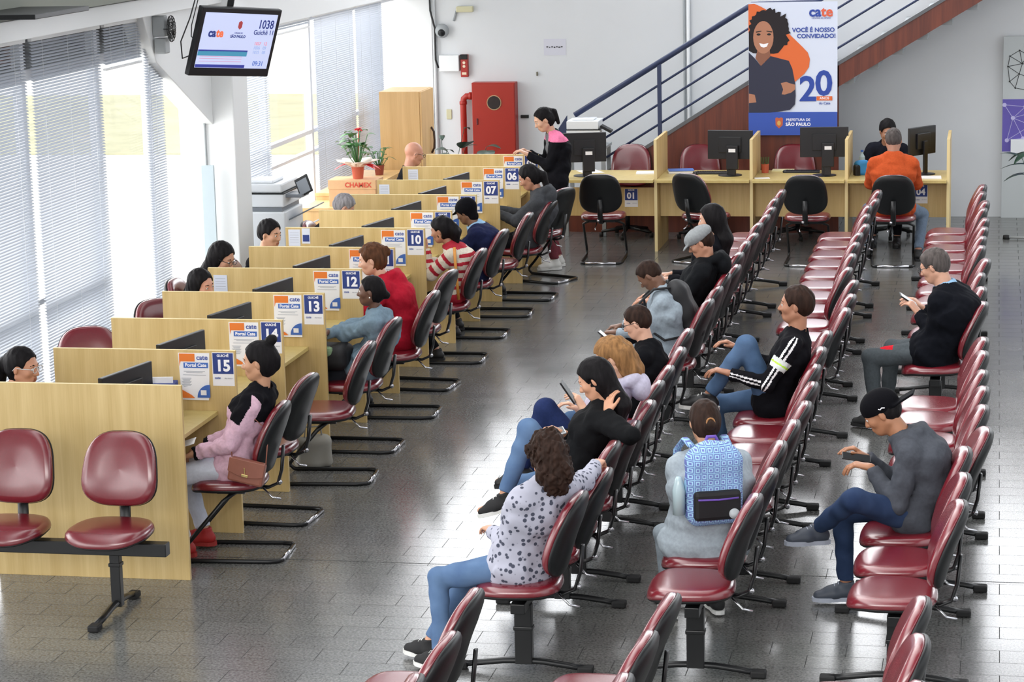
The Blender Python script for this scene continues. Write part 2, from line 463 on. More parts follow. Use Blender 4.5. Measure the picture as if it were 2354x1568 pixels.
# monitors on the counter desks
def monitor(loc, rz, label, group, w=0.50, h=0.29, stand=0.42, tower=False, sticker=False):
    e_ = empty('computer_monitor', loc, rz, label, 'computer monitor', group)
    # screen faces +x
    b = MB(); b.box((0, 0, stand), (0.028, w, h)); b.box((-0.022, 0, stand), (0.02, w * 0.5, h * 0.55)); b.build('casing', m_mon, e_, bevel=0.004)
    b = MB(); b.box((0.0148, 0, stand + 0.004), (0.001, w - 0.03, h - 0.035)); b.build('screen', m_screen, e_)
    b = MB(); b.box((-0.045, 0, stand * 0.5), (0.022, 0.055, stand)); b.lathe([(0.0, 0), (0.12, 0), (0.12, 0.008), (0.03, 0.016), (0.0, 0.016)], (-0.02, 0, 0), 24); b.build('stand', m_mon, e_, bevel=0.003)
    if sticker:
        b = MB(); b.box((-0.07, -0.035, stand - 0.12), (0.05, 0.12, 0.24)); b.box((-0.05, -0.03, stand * 0.25), (0.04, 0.07, stand * 0.5)); b.build('mini_computer', m_mon, e_, bevel=0.005)
        b = MB(); b.box((-0.0955, -0.035, stand - 0.05), (0.001, 0.07, 0.035)); b.build('sticker', m_paper, e_)
    return e_
for k in range(11):
    n = 15 - k
    if k == 10: continue
    th = math.radians(180 - 13)
    monitor((-0.50, pan_y(k) + 0.50, 0.74), th, 'black monitor turned away behind the partition before sign %02d' % n, 'monitors on the counter desks', 0.52, 0.31, 0.185)

def sign(k):
    n = 16 - k
    y = pan_y(k) - 0.0008
    e_ = empty('number_sign', (-0.075, y, 0.99), 0, 'navy and white sign reading %02d taped to its partition' % n, 'sign', 'counter number signs')
    b = MB(); b.box((0, 0, 0), (0.132, 0.001, 0.20)); b.build('sheet', m_paper, e_)
    b = MB(); b.box((0, -0.0008, 0.034), (0.124, 0.0008, 0.124)); b.build('blue_field', m_navy, e_)
    txt('number', '%02d' % n, 0.092, m_txtw, e_, (0, -0.0016, 0.018), bold=0.0035, sx=0.98)
    txt('heading', 'GUICHÊ', 0.02, m_txtw, e_, (0, -0.0016, 0.080), bold=0.0006)
    txt('logo', 'cate', 0.022, m_txtb, e_, (-0.036, -0.0012, -0.052), bold=0.0004)
    txt('city_name', 'SÃO PAULO', 0.009, m_txtg, e_, (0.03, -0.0012, -0.055))
def poster(k):
    n = 16 - k
    y = pan_y(k) - 0.0008
    e_ = empty('portal_poster', (-0.252, y, 0.945), 0, 'white Portal Cate poster taped left of the sign %02d' % n, 'poster', 'Portal Cate posters on the partitions')
    b = MB()
    vs = []; N = 7
    for i in range(N):
        z = 0.14 - 0.28 * i / (N - 1)
        for j in range(5):
            x = -0.096 + 0.192 * j / 4
            curl = -0.012 * (max(0, i - 3) / 3) ** 2 * (0.4 + 0.6 * j / 4) * (1 if n % 2 else 0.4)
            vs.append((x * (1 - 0.02 * i * (n % 3 == 0)), curl - 0.0004, z))
    fs = [(i * 5 + j, (i + 1) * 5 + j, (i + 1) * 5 + j + 1, i * 5 + j + 1) for i in range(N - 1) for j in range(4)]
    b.add(vs, fs)
    o = b.build('sheet', m_paper, e_); sd = o.modifiers.new('t', 'SOLIDIFY'); sd.thickness = 0.0006; sd.offset = 0
    b = MB(); b.prism([(-0.09, 0.135), (-0.09, 0.06), (-0.082, 0.088), (0.005, 0.088), (0.005, 0.135)], -0.0018, -0.001, 'y'); b.build('orange_block', m_orange, e_)
    txt('logo', 'cate', 0.042, m_txtb, e_, (0.05, -0.0016, 0.112), bold=0.0008)
    b = MB(); b.box((0.01, -0.0016, 0.066), (0.15, 0.0008, 0.032)); b.build('blue_banner', m_signblue, e_, bevel=0.0)
    txt('heading', 'Portal Cate', 0.028, m_txtw, e_, (0.01, -0.0024, 0.066), bold=0.0009)
    b = MB()
    for z, l in ((0.03, 0.13), (0.022, 0.10), (0.008, 0.14)): b.box((0.0, -0.0016, z), (l, 0.0006, 0.0022))
    for q in range(9): b.box((-0.05, -0.0018, -0.012 - q * 0.0062), (0.06 - 0.01 * (q % 3), 0.0006, 0.0026))
    b.build('small_print', m_txtg, e_)
    b = MB()
    arc = [(0.094, -0.045)]
    for q in range(9):
        a = math.pi / 2 + q * math.pi / 16
        arc.append((0.094 + 0.078 * math.cos(a) * 1.0, -0.125 + 0.078 * math.sin(a)))
    arc += [(0.094, -0.125)]
    b.prism([(x, z) for x, z in arc], -0.0128 if n % 2 else -0.006, -0.0120 if n % 2 else -0.0052, 'y'); b.build('blue_quadrant', m_signblue, e_)
    b = MB(); b.prism([(-0.094, -0.07), (-0.02, -0.11), (-0.0, -0.128), (-0.094, -0.128)], -0.0118 if n % 2 else -0.006, -0.011 if n % 2 else -0.0052, 'y'); b.build('orange_corner', m_orange, e_)
    b = MB(); b.box((0.055, -0.0138 if n % 2 else -0.007, -0.095), (0.035, 0.0006, 0.03)); b.build('picture', m_paper, e_)
for k in range(1, 12):
    poster(k)
    sign(k)

# ---------------------------------------------------------------- chairs
def back_pad(parent, zc=0.70, xb=-0.255, tilt=14, wa=0.205, hb=0.205, shell=True, fm=None, bow=0.0):
    """cushion facing +x, centre at (xb, 0, zc)"""
    T = math.radians(tilt); out = superell(40, wa, hb, 3.0, -0.10)
    def fn(u, v, w_):
        x = w_ + 0.028 * (u / wa) ** 2 - 0.02 * (1 - (v / hb) ** 2) * 0 + 0.016 * math.cos(v / hb * 1.9 + 0.9)
        X = x * math.cos(T) - v * math.sin(T); Z = x * math.sin(T) + v * math.cos(T)
        return (xb + X, u, zc + Z)
    p = MB(); cushion(p, out, [(0.02, 0.030), (0.5, 0.030), (0.8, 0.027), (0.93, 0.018), (0.985, 0.004), (1.0, -0.012), (0.985, -0.022), (0.02, -0.022)], fn)
    r = p.build('backrest', fm or m_red, parent, smooth=True)
    p = MB(); cushion(p, out, [(0.02, -0.020), (0.99, -0.020), (1.012, -0.022), (1.0, -0.036), (0.93, -0.048), (0.75, -0.056), (0.4, -0.06), (0.02, -0.06)], fn)
    p.build('back_shell', m_shell, r, smooth=True)
    return r
def seat_pad(parent, z=0.455, fm=None):
    out = superell(40, 0.212, 0.222, 2.9, 0.0)
    def fn(u, v, w_):
        x = u; y = v * (1 + 0.05 * u / 0.21)
        zz = w_ + (-0.030 * max(0, (u - 0.11) / 0.10) ** 2)
        return (x + 0.0, y, z + zz)
    p = MB(); cushion(p, out, [(0.02, 0.0195), (0.3, 0.0194), (0.55, 0.0190), (0.75, 0.0182), (0.86, 0.0165), (0.94, 0.010), (0.985, -0.004), (1.0, -0.022), (0.98, -0.030), (0.02, -0.030)], fn)
    r = p.build('seat', fm or m_red, parent, smooth=True)
    p = MB(); cushion(p, out, [(0.02, -0.029), (0.97, -0.029), (0.985, -0.033), (0.93, -0.046), (0.6, -0.056), (0.02, -0.056)], fn)
    p.build('seat_shell', m_shell, r, smooth=True)
    return r
def back_arm(parent, z=0.40):
    p = MB()
    pts = [(-0.02, 0, z), (-0.22, 0, z - 0.005), (-0.275, 0, z + 0.02), (-0.30, 0, z + 0.10), (-0.315, 0, z + 0.24)]
    p.tube(pts, 0.02, 8, flat=(1.3, 0.5))
    p.build('back_bracket', m_blackm, parent, smooth=True)
    p = MB(); p.tube([(-0.20, 0.045, z), (-0.25, 0.055, z - 0.05), (-0.30, 0.05, z - 0.06)], 0.006, 6); p.lathe([(0, -0.01), (0.014, -0.01), (0.014, 0.012), (0, 0.012)], (-0.29, 0.02, z + 0.03), 10, ax='y')
    p.build('lever', m_chrome, parent, smooth=True)

# prototype cantilever chair (local: faces +x, origin on floor under the seat)
def make_cantilever():
    c = empty('visitor_chair')
    seat_pad(c); back_pad(c); back_arm(c)
    p = MB()
    for s in (-1, 1):
        y = s * 0.20
        pts = [(-0.06, s * 0.10, 0.395), (-0.04, s * 0.15, 0.388), (0.0, y, 0.36), (0.20, y, 0.13), (0.262, y, 0.065), (0.262, y, 0.035), (0.235, y, 0.013), (0.19, y, 0.012), (-0.24, y, 0.012), (-0.30, s * 0.185, 0.012), (-0.318, s * 0.15, 0.012)]
        p.tube(pts, 0.0125, 8)
    p.build('sled_frame', m_blackm, c, smooth=True)
    p = MB(); p.tube([(-0.318, -0.15, 0.012), (-0.318, 0.15, 0.012)], 0.0128, 8); p.build('rear_bar', m_chrome, c, smooth=True)
    p = MB(); p.box((-0.03, 0, 0.392), (0.16, 0.26, 0.01)); p.build('seat_plate', m_blackm, c)
    return c
CH = make_cantilever()
index_children()
first = [True]
def chair(x, y, rz, label, group):
    if first[0]:
        o = CH; first[0] = False
    else:
        o = copy_tree(CH)
    o.location = (x, y, 0); o.rotation_euler = (0, 0, rz)
    tag(o, label, 'chair', group)
    return o
PI = math.pi
G1 = 'visitor chairs along the counter row'
dchairs = [(0.08, 0.55, 'under the woman in the pink and black jacket'), (0.02, 1.36, 'empty, at the bay of sign 14'), (0.13, 2.33, 'under the woman in the grey-blue coat'),
           (0.09, 3.2, 'behind the woman in the grey-blue coat, empty'), (0.12, 4.24, 'under the woman in the red hooded top'), (0.04, 5.2, 'behind the woman in the red hooded top, empty'),
           (0.06, 6.2, 'under the woman in the striped sweater'), (0.03, 7.25, 'under the person in the navy coat'), (0.06, 8.22, 'empty, left of the woman in the dark grey hoodie'),
           (0.12, 9.05, 'under the woman in the dark grey hoodie')]
for i, (x, y, l) in enumerate(dchairs):
    chair(x, y, PI + math.radians([4, -3, 5, 0, 3, -4, 2, 0, 3, -2][i]), 'burgundy cantilever chair with black back, ' + l, G1)
chair(0.12, 10.05, PI * 0.86, 'burgundy cantilever chair seen red side on behind the grey hoodie, by the standing woman', G1)
G2 = 'visitor chairs at the back desks'
chair(0.55, 11.25, PI / 2 + 0.05, 'black-backed burgundy chair at the back desk with sign 01', G2)
chair(1.56, 11.28, PI / 2 - 0.5, 'black-backed burgundy chair turned sideways at the second back desk', G2)
chair(2.56, 11.2, PI / 2, 'black-backed burgundy chair at the third back desk', G2)
chair(3.38, 11.2, PI / 2 + 0.05, 'black-backed burgundy chair under the man in the orange sweater', G2)

# staff swivel chairs
def make_staff():
    c = empty('staff_chair')
    seat_pad(c, 0.46); back_pad(c, 0.72, -0.26, 8, 0.215, 0.225); back_arm(c, 0.405)
    p = MB(); p.tube([(0, 0, 0.40), (0, 0, 0.08)], 0.025, 10)
    for i in range(5):
        a = i * 2 * PI / 5
        p.tube([(0, 0, 0.10), (0.28 * math.cos(a), 0.28 * math.sin(a), 0.06)], [0.022, 0.014], 8)
    p.build('swivel_base', m_blackm, c, smooth=True)
    for i in range(5):
        a = i * 2 * PI / 5
        q = MB(); q.lathe([(0, -0.018), (0.024, -0.018), (0.024, 0.018), (0, 0.018)], (0.28 * math.cos(a), 0.28 * math.sin(a), 0.026), 12, ax='y'); q.build('caster', m_rubber, c, smooth=True)
    return c
ST = make_staff(); index_children(); fst = [True]
def staff_chair(x, y, rz, label, group, kz=1.0):
    o = ST if fst[0] else copy_tree(ST); fst[0] = False
    o.location = (x, y, 0); o.rotation_euler = (0, 0, rz); o.scale = (1, 1, kz); tag(o, label, 'office chair', group)
G3 = 'staff chairs behind the back desks'; G4 = 'staff chairs behind the counter row'
staff_chair(0.56, 12.80, -PI / 2 - 0.05, 'burgundy staff chair behind the back desk with sign 01', G3)
staff_chair(1.36, 12.78, -PI / 2 + 0.25, 'burgundy staff chair partly behind the second back desk monitor', G3)
staff_chair(2.34, 12.78, -PI / 2 + 0.2, 'burgundy staff chair under the banner, behind the third back desk monitor', G3)
staff_chair(3.30, 12.85, -PI / 2, 'staff chair under the person in the dark sweater at back desk 04', G3)
staff_chair(-1.36, 2.24, -1.1, 'empty burgundy staff chair behind the partition with sign 14', G4)
staff_chair(-1.14, 3.40, -0.5, 'burgundy staff chair of the smiling woman with long black hair', G4)
staff_chair(-1.20, 0.50, 0, 'staff chair under the woman with glasses and ponytail', G4)
staff_chair(-1.24, 4.40, 0, 'staff chair of the woman with glasses and long hair', G4)
staff_chair(-1.14, 5.38, 0, 'staff chair of the young man in black', G4)
staff_chair(-1.06, 7.35, 0, 'staff chair of the grey-haired worker', G4)
staff_chair(-1.16, 10.3, 0.3, 'staff chair of the bald man', G4)

# ---------------------------------------------------------------- waiting benches
def bench(seats, x, label, group, facing=-1, rz=None, jit=0.0, name='waiting_bench'):
    """seats: world y of each seat (facing -x)"""
    y0 = sum(seats) / len(seats)
    b = empty(name, (x, y0, 0), PI, label, 'waiting bench', group)
    ys = [-(y - y0) for y in seats]
    lo, hi = min(ys), max(ys)
    p = MB(); p.box((-0.02, (lo + hi) / 2, 0.355), (0.07, hi - lo + 0.34, 0.05)); p.build('beam', m_blackm, b, bevel=0.004)
    for yy in (lo - 0.02 if len(ys) > 1 else lo, hi + 0.02):
        p = MB(); p.box((-0.02, yy, 0.19), (0.085, 0.05, 0.30)); p.box((-0.02, yy, 0.22), (0.095, 0.06, 0.02)); l = p.build('leg', m_blackm, b, bevel=0.004)
        p = MB(); pts = [(0.30, yy, 0.022), (0.2, yy, 0.035), (0.08, yy, 0.05), (-0.02, yy, 0.055), (-0.12, yy, 0.05), (-0.24, yy, 0.035), (-0.32, yy, 0.022)]
        p.tube(pts, 0.022, 8, flat=(1.0, 0.7)); p.build('foot_bar', m_blackm, l, smooth=True)
        for fx in (0.30, -0.32):
            p = MB(); p.box((fx, yy, 0.02), (0.075, 0.06, 0.035)); p.build('foot_cap', m_rubber, l, bevel=0.008)
    for i, yy in enumerate(ys):
        random.seed(int(y0 * 100) + i + int(x * 10))
        for src in PROTO:
            c = src.copy(); COL.objects.link(c); c.parent = b; c.location = (0, yy, 0)
            c.rotation_euler = (0, random.uniform(-0.03, 0.03) if src.name.startswith('backrest') else 0, random.uniform(-0.05, 0.05))
            for ch in ALLCH.get(src.name, []):
                d = ch.copy(); COL.objects.link(d); d.parent = c
    return b
PP = empty('waiting_bench_proto')
seat_pad(PP); back_pad(PP, 0.695, -0.255, 15); back_arm(PP)
index_children()
PROTO = list(ALLCH['waiting_bench_proto'])
GA, GB, GC = 'waiting benches of the left column', 'waiting benches of the middle column', 'waiting benches of the right column'
ordn = ['nearest', 'second', 'third', 'fourth', 'fifth', 'sixth', 'seventh', 'eighth']
benA = [(1.93, (-4.05, -3.49, -2.93)), (2.11, (-1.28, -0.76, -0.24)), (2.12, (0.27, 0.80, 1.32)), (2.09, (1.80, 2.36, 2.95)), (2.12, (4.03, 4.56, 5.10)), (2.12, (5.57, 6.1, 6.64)), (2.12, (7.13, 7.68, 8.20)), (2.12, (8.68, 9.2, 9.8))]
benB = [(2.72, (-3.95, -3.40, -2.86)), (2.94, (-1.24, -0.70, -0.13)), (2.98, (0.35, 0.87, 1.40)), (2.97, (1.89, 2.41, 2.95)), (3.03, (3.79, 4.36, 4.92)), (2.97, (5.45, 6.06, 6.64)), (2.97, (7.15, 7.68, 8.22)), (2.96, (8.75, 9.3, 9.85))]
benC = [(3.77, (-3.88, -3.35, -2.84)), (3.89, (-1.27, -0.74, -0.19)), (3.97, (0.30, 0.82, 1.31)), (3.95, (1.80, 2.36, 2.80)), (3.94, (4.09, 4.64, 5.22)), (3.94, (5.95, 6.5, 7.0)), (3.94, (7.52, 8.06, 8.62)), (3.93, (9.13, 9.66, 10.15))]
for nm, g, bb in (('left', GA, benA), ('middle', GB, benB), ('right', GC, benC)):
    for i, (x, ys) in enumerate(bb):
        bench(ys, x, 'burgundy three-seat bench, %s from the camera in the %s column of the waiting area' % (ordn[i], nm), g)
for s_ in PROTO:
    for ch in ALLCH.get(s_.name, []): bpy.data.objects.remove(ch)
    bpy.data.objects.remove(s_)
bpy.data.objects.remove(PP)
# front bench against the partition, faces the camera
ALLCH.clear()
fb = empty('waiting_bench', (-0.50, -0.62, 0), -PI / 2, 'burgundy bench facing the camera in front of the first partition panel', 'waiting bench')
p = MB(); p.box((0, 0.1, 0.355), (0.07, 1.0, 0.07)); p.build('beam', m_blackm, fb, bevel=0.004)
for yy in (0.30, -0.80):
    p = MB(); p.box((-0.02, yy, 0.19), (0.05, 0.055, 0.32)); p.box((-0.02, yy, 0.26), (0.06, 0.066, 0.02)); l = p.build('leg', m_blackm, fb, bevel=0.004)
    p = MB(); p.tube([(0.33, yy, 0.022), (0.2, yy, 0.035), (0.08, yy, 0.05), (-0.02, yy, 0.055), (-0.14, yy, 0.045), (-0.26, yy, 0.025)], 0.022, 8, flat=(1.0, 0.7)); p.build('foot_bar', m_blackm, l, smooth=True)
    for fx in (0.33, -0.26):
        p = MB(); p.box((fx, yy, 0.02), (0.075, 0.06, 0.035)); p.build('foot_cap', m_rubber, l, bevel=0.008)
for yy in (-0.29, 0.29):
    for s in (seat_pad(fb, 0.46), back_pad(fb, 0.735, -0.20, 10, 0.205, 0.20)):
        s.location = (0, yy, 0)
    p = MB(); p.tube([(-0.02, yy, 0.40), (-0.19, yy, 0.40), (-0.225, yy, 0.45), (-0.235, yy, 0.62)], 0.024, 8, flat=(1.3, 0.5)); p.build('back_bracket', m_blackm, fb, smooth=True)
# ================================================================ figure building: signed-distance solids meshed with surface nets
V3 = lambda *a: np.array(a, dtype=np.float64)
def unit(v):
    v = np.asarray(v, float); n = np.linalg.norm(v); return v / (n if n > 1e-9 else 1)
def smin(a, b, k):
    h = np.clip(0.5 + 0.5 * (b - a) / k, 0, 1)
    return b + (a - b) * h - k * h * (1 - h)
class Vol:
    def __init__(s, lo, hi, h):
        s.lo = np.asarray(lo, float); s.h = h
        n = np.ceil((np.asarray(hi) - s.lo) / h).astype(int) + 1
        s.n = n; s.D = np.full(n, 0.2, np.float32)
        s.ax = [(s.lo[i] + h * np.arange(n[i])).astype(np.float32) for i in range(3)]
    def blk(s, lo, hi):
        sl = []
        for i in range(3):
            a = int(max(0, math.floor((lo[i] - s.lo[i]) / s.h))); b = int(min(s.n[i], math.ceil((hi[i] - s.lo[i]) / s.h) + 1))
            if b <= a: return None
            sl.append(slice(a, b))
        sl = tuple(sl)
        return sl, s.ax[0][sl[0]][:, None, None], s.ax[1][sl[1]][None, :, None], s.ax[2][sl[2]][None, None, :]
    def put(s, pr, k=0.02, op='add', pad=0.03):
        lo, hi, fn = pr; q = k + pad
        r = s.blk(lo - q, hi + q)
        if r is None: return s
        sl, X, Y, Z = r
        d = fn(X, Y, Z).astype(np.float32)
        if op == 'add': s.D[sl] = smin(s.D[sl], d, k)
        elif op == 'sub': s.D[sl] = -smin(-s.D[sl], d, k)
        elif op == 'and': s.D[sl] = np.maximum(s.D[sl], d)
        return s
    def noise(s, amp, freq, seed=0, aniso=(1, 1, 1)):
        rs = np.random.RandomState(seed)
        X, Y, Z = s.ax[0][:, None, None] * aniso[0], s.ax[1][None, :, None] * aniso[1], s.ax[2][None, None, :] * aniso[2]
        band = np.abs(s.D) < 0.03
        idx = np.argwhere(band)
        if not len(idx): return s
        x = s.ax[0][idx[:, 0]] * aniso[0]; y = s.ax[1][idx[:, 1]] * aniso[1]; z = s.ax[2][idx[:, 2]] * aniso[2]
        t = 0
        for i in range(7):
            d = unit(rs.randn(3)) * freq * (0.6 + 0.9 * rs.rand())
            ph = rs.rand() * 6.28
            w = np.sin(3 * np.sin(x * d[1] * 0.5 + y * d[2] * 0.5 + z * d[0] * 0.5) * 0.5 + x * d[0] + y * d[1] + z * d[2] + ph)
            t = t + w
        s.D[idx[:, 0], idx[:, 1], idx[:, 2]] += (amp * t / 2.6).astype(np.float32)
        return s
    def mesh(s):
        D = s.D; S = D < 0
        n = D.shape
        cnt = np.zeros((n[0] - 1, n[1] - 1, n[2] - 1), np.int8)
        for a in (0, 1):
            for b in (0, 1):
                for c in (0, 1):
                    cnt += S[a:n[0] - 1 + a, b:n[1] - 1 + b, c:n[2] - 1 + c]
        idx = np.argwhere((cnt > 0) & (cnt < 8))
        if not len(idx): return np.zeros((0, 3)), np.zeros((0, 4), int)
        imap = np.full(cnt.shape, -1, np.int32); imap[idx[:, 0], idx[:, 1], idx[:, 2]] = np.arange(len(idx))
        cor = [(a, b, c) for a in (0, 1) for b in (0, 1) for c in (0, 1)]
        val = [D[idx[:, 0] + a, idx[:, 1] + b, idx[:, 2] + c] for a, b, c in cor]
        acc = np.zeros((len(idx), 3)); num = np.zeros(len(idx))
        for i in range(8):
            for j in range(i + 1, 8):
                if sum(abs(cor[i][q] - cor[j][q]) for q in range(3)) != 1: continue
                va, vb = val[i], val[j]; m = (va < 0) != (vb < 0)
                t = np.where(m, va / np.where(np.abs(va - vb) < 1e-9, 1, va - vb), 0)
                for q in range(3):
                    acc[:, q] += np.where(m, cor[i][q] + t * (cor[j][q] - cor[i][q]), 0)
                num += m
        P = s.lo + s.h * (idx + acc / num[:, None])
        F = []
        for axq in range(3):
            u, v = (axq + 1) % 3, (axq + 2) % 3
            sa = [slice(None)] * 3; sb = [slice(None)] * 3
            sa[axq] = slice(0, n[axq] - 1); sb[axq] = slice(1, n[axq])
            A = S[tuple(sa)]; B = S[tuple(sb)]
            e_ = np.argwhere(A != B)
            e_ = e_[(e_[:, u] > 0) & (e_[:, v] > 0) & (e_[:, u] < n[u] - 1) & (e_[:, v] < n[v] - 1)]
            if not len(e_): continue
            def g(du, dv):
                q = e_.copy(); q[:, u] -= du; q[:, v] -= dv
                return imap[q[:, 0], q[:, 1], q[:, 2]]
            quad = np.stack([g(0, 0), g(1, 0), g(1, 1), g(0, 1)], 1)
            inside = A[e_[:, 0], e_[:, 1], e_[:, 2]]
            quad[~inside] = quad[~inside][:, ::-1]
            F.append(quad)
        F = np.concatenate(F); F = F[(F >= 0).all(1)]
        return P, F[:, ::-1] if False else F
def to_obj(name, P, Fq, mats, parent=None, idx=None, smooth=True, relax=1):
    for _ in range(relax):
        a = np.zeros_like(P); c = np.zeros(len(P))
        for i in range(4):
            j = (i + 1) % 4
            np.add.at(a, Fq[:, i], P[Fq[:, j]]); np.add.at(c, Fq[:, i], 1)
            np.add.at(a, Fq[:, j], P[Fq[:, i]]); np.add.at(c, Fq[:, j], 1)
        P = P * 0.45 + 0.55 * a / np.maximum(c, 1)[:, None]
    me = bpy.data.meshes.new(name)
    me.vertices.add(len(P)); me.vertices.foreach_set('co', P.astype(np.float32).ravel())
    me.loops.add(len(Fq) * 4); me.loops.foreach_set('vertex_index', Fq.astype(np.int32).ravel())
    me.polygons.add(len(Fq)); me.polygons.foreach_set('loop_start', np.arange(0, len(Fq) * 4, 4, dtype=np.int32))
    if not isinstance(mats, (list, tuple)): mats = [mats]
    for m in mats: me.materials.append(m)
    if idx is not None: me.polygons.foreach_set('material_index', idx.astype(np.int32))
    me.polygons.foreach_set('use_smooth', np.ones(len(Fq), bool))
    me.update(calc_edges=True); me.validate()
    o = bpy.data.objects.new(name, me); COL.objects.link(o)
    if parent: o.parent = parent
    return o

def cap(a, b, ra, rb, side=None, flat=1.0, cut=0):
    a = np.asarray(a, float); b = np.asarray(b, float); ab = b - a; L2 = max(ab @ ab, 1e-9); L = math.sqrt(L2)
    R = max(ra, rb) * max(1, flat)
    lo = np.minimum(a, b) - R; hi = np.maximum(a, b) + R
    sd = unit(side) if side is not None else None
    def fn(X, Y, Z):
        px, py, pz = X - a[0], Y - a[1], Z - a[2]
        tu = (px * ab[0] + py * ab[1] + pz * ab[2]) / L2
        t = np.clip(tu, 0, 1)
        qx, qy, qz = px - t * ab[0], py - t * ab[1], pz - t * ab[2]
        if sd is not None and flat != 1.0:
            s_ = qx * sd[0] + qy * sd[1] + qz * sd[2]
            g = 1 - 1 / flat
            qx, qy, qz = qx - s_ * sd[0] * g, qy - s_ * sd[1] * g, qz - s_ * sd[2] * g
        d = np.sqrt(qx * qx + qy * qy + qz * qz) - (ra + (rb - ra) * t)
        if cut & 1: d = np.maximum(d, (tu - 1) * L)
        if cut & 2: d = np.maximum(d, -tu * L)
        return d
    return lo, hi, fn
def ell(c, r, R=None):
    c = np.asarray(c, float); r = np.asarray(r, float); m = r.max() * 1.0
    R = np.eye(3) if R is None else np.asarray(R)
    def fn(X, Y, Z):
        px, py, pz = X - c[0], Y - c[1], Z - c[2]
        q = [(px * R[0, i] + py * R[1, i] + pz * R[2, i]) for i in range(3)]
        k0 = np.sqrt(sum((q[i] / r[i]) ** 2 for i in range(3))); k1 = np.sqrt(sum((q[i] / r[i] ** 2) ** 2 for i in range(3)))
        return k0 * (k0 - 1) / np.maximum(k1, 1e-6)
    return c - m, c + m, fn
def rbox(c, hd, rad, R=None):
    c = np.asarray(c, float); hd = np.asarray(hd, float); m = np.linalg.norm(hd)
    R = np.eye(3) if R is None else np.asarray(R)
    def fn(X, Y, Z):
        px, py, pz = X - c[0], Y - c[1], Z - c[2]
        q = [np.abs(px * R[0, i] + py * R[1, i] + pz * R[2, i]) - (hd[i] - rad) for i in range(3)]
        return np.sqrt(sum(np.maximum(x, 0) ** 2 for x in q)) + np.minimum(np.maximum(np.maximum(q[0], q[1]), q[2]), 0) - rad
    return c - m, c + m, fn
def ik(root, tgt, l1, l2, pole):
    root = np.asarray(root, float); tgt = np.asarray(tgt, float)
    d = tgt - root; L = np.linalg.norm(d); mx = (l1 + l2) * 0.995
    if L > mx: tgt = root + d / L * mx; L = mx; d = tgt - root
    L = max(L, abs(l1 - l2) * 1.05 + 1e-3)
    u = unit(d); a = (l1 * l1 - l2 * l2 + L * L) / (2 * L); h = math.sqrt(max(l1 * l1 - a * a, 0))
    p = np.asarray(pole, float); p = unit(p - u * (p @ u))
    return root + u * a + p * h, tgt
def rotm(yaw=0, pitch=0, roll=0):
    m = Matrix.Rotation(math.radians(yaw), 3, 'Z') @ Matrix.Rotation(math.radians(pitch), 3, 'Y') @ Matrix.Rotation(math.radians(roll), 3, 'X')
    return np.array([[m[i][j] for j in range(3)] for i in range(3)])

def skin_mat(rgb): return mat('skin_%d_%d_%d' % tuple(rgb), rgb, 0.5, var=0.05, scale=30)
def cloth(name, rgb, **k): return mat(name, rgb, k.pop('rough', 0.9), var=k.pop('var', 0.10), scale=k.pop('scale', 60), bump=k.pop('bump', 0.15), spec=0.12, **k)
def hair_mat(name, rgb): return mat(name, rgb, 0.6, var=0.4, scale=22, stretch=(2.5, 2.5, 0.5), bump=0.4, spec=0.12)

class Fig: pass
def figure(loc, yaw, h=1.70, hipz=0.54, lean=5, hunch=0, side=0, twist=0, head=(0, 10, 0), wl=1.0,
           lh=None, rh=None, lpole=(-0.7, 0.40, -0.9), rpole=(-0.7, -0.40, -0.9), lf=None, rf=None, lkp=(1, 0.25, 1), rkp=(1, -0.25, 1),
           female=False, hipy=0.0, neckout=0.03):
    """joint positions in the figure's own frame: +x ahead, +y its left, origin on the floor"""
    g = Fig(); s = h / 1.70; g.s = s; g.w = wl; g.female = female
    g.loc, g.yaw = loc, yaw
    P = V3(0, hipy, hipz); g.P = P
    sd = math.sin(math.radians(side))
    def dirn(a): return unit(V3(math.sin(math.radians(a)), sd, math.cos(math.radians(a))))
    W = P + dirn(lean * 0.35 - 4 - hunch * 0.55) * 0.17 * s
    Cst = W + dirn(lean * 1.0) * 0.17 * s
    N = Cst + dirn(lean * 1.15 + hunch) * 0.17 * s
    g.W, g.C, g.N = W, Cst, N
    tw = math.radians(twist)
    g.sidev = unit(V3(-math.sin(tw), math.cos(tw), -sd * 0.6)); g.fw = unit(V3(math.cos(tw), math.sin(tw), -math.sin(math.radians(lean))))
    shw = (0.148 if female else 0.170) * s * (0.6 + 0.4 * wl)
    up = unit(N - Cst)
    g.shl = N - up * 0.075 * s + g.sidev * shw; g.shr = N - up * 0.075 * s - g.sidev * shw
    R = rotm(*head); g.R = R
    hp = N + unit(dirn(lean * 0.9 + hunch * 0.6) + R[:, 2] * 0.6) * 0.085 * s + V3(math.cos(tw), math.sin(tw), 0) * neckout * 0.3
    g.hp = hp
    g.H = hp + R @ V3(0.022, 0, 0.085) * s
    hw = 0.088 * s
    g.hl = P + V3(0, hw, 0); g.hr = P - V3(0, hw, 0)
    la, lb, th, sh = 0.285 * s, 0.25 * s, 0.43 * s, 0.42 * s
    g.la, g.lb = la, lb
    lh = V3(0.30, 0.10, hipz + 0.13) if lh is None else np.asarray(lh, float)
    rh = V3(0.30, -0.10, hipz + 0.13) if rh is None else np.asarray(rh, float)
    g.el, g.wrl = ik(g.shl, lh, la, lb, lpole); g.er, g.wrr = ik(g.shr, rh, la, lb, rpole)
    lf = V3(0.42, 0.12, 0.09) if lf is None else np.asarray(lf, float)
    rf = V3(0.42, -0.12, 0.09) if rf is None else np.asarray(rf, float)
    g.kl, g.al = ik(g.hl, lf, th, sh, lkp); g.kr, g.ar = ik(g.hr, rf, th, sh, rkp)
    return g

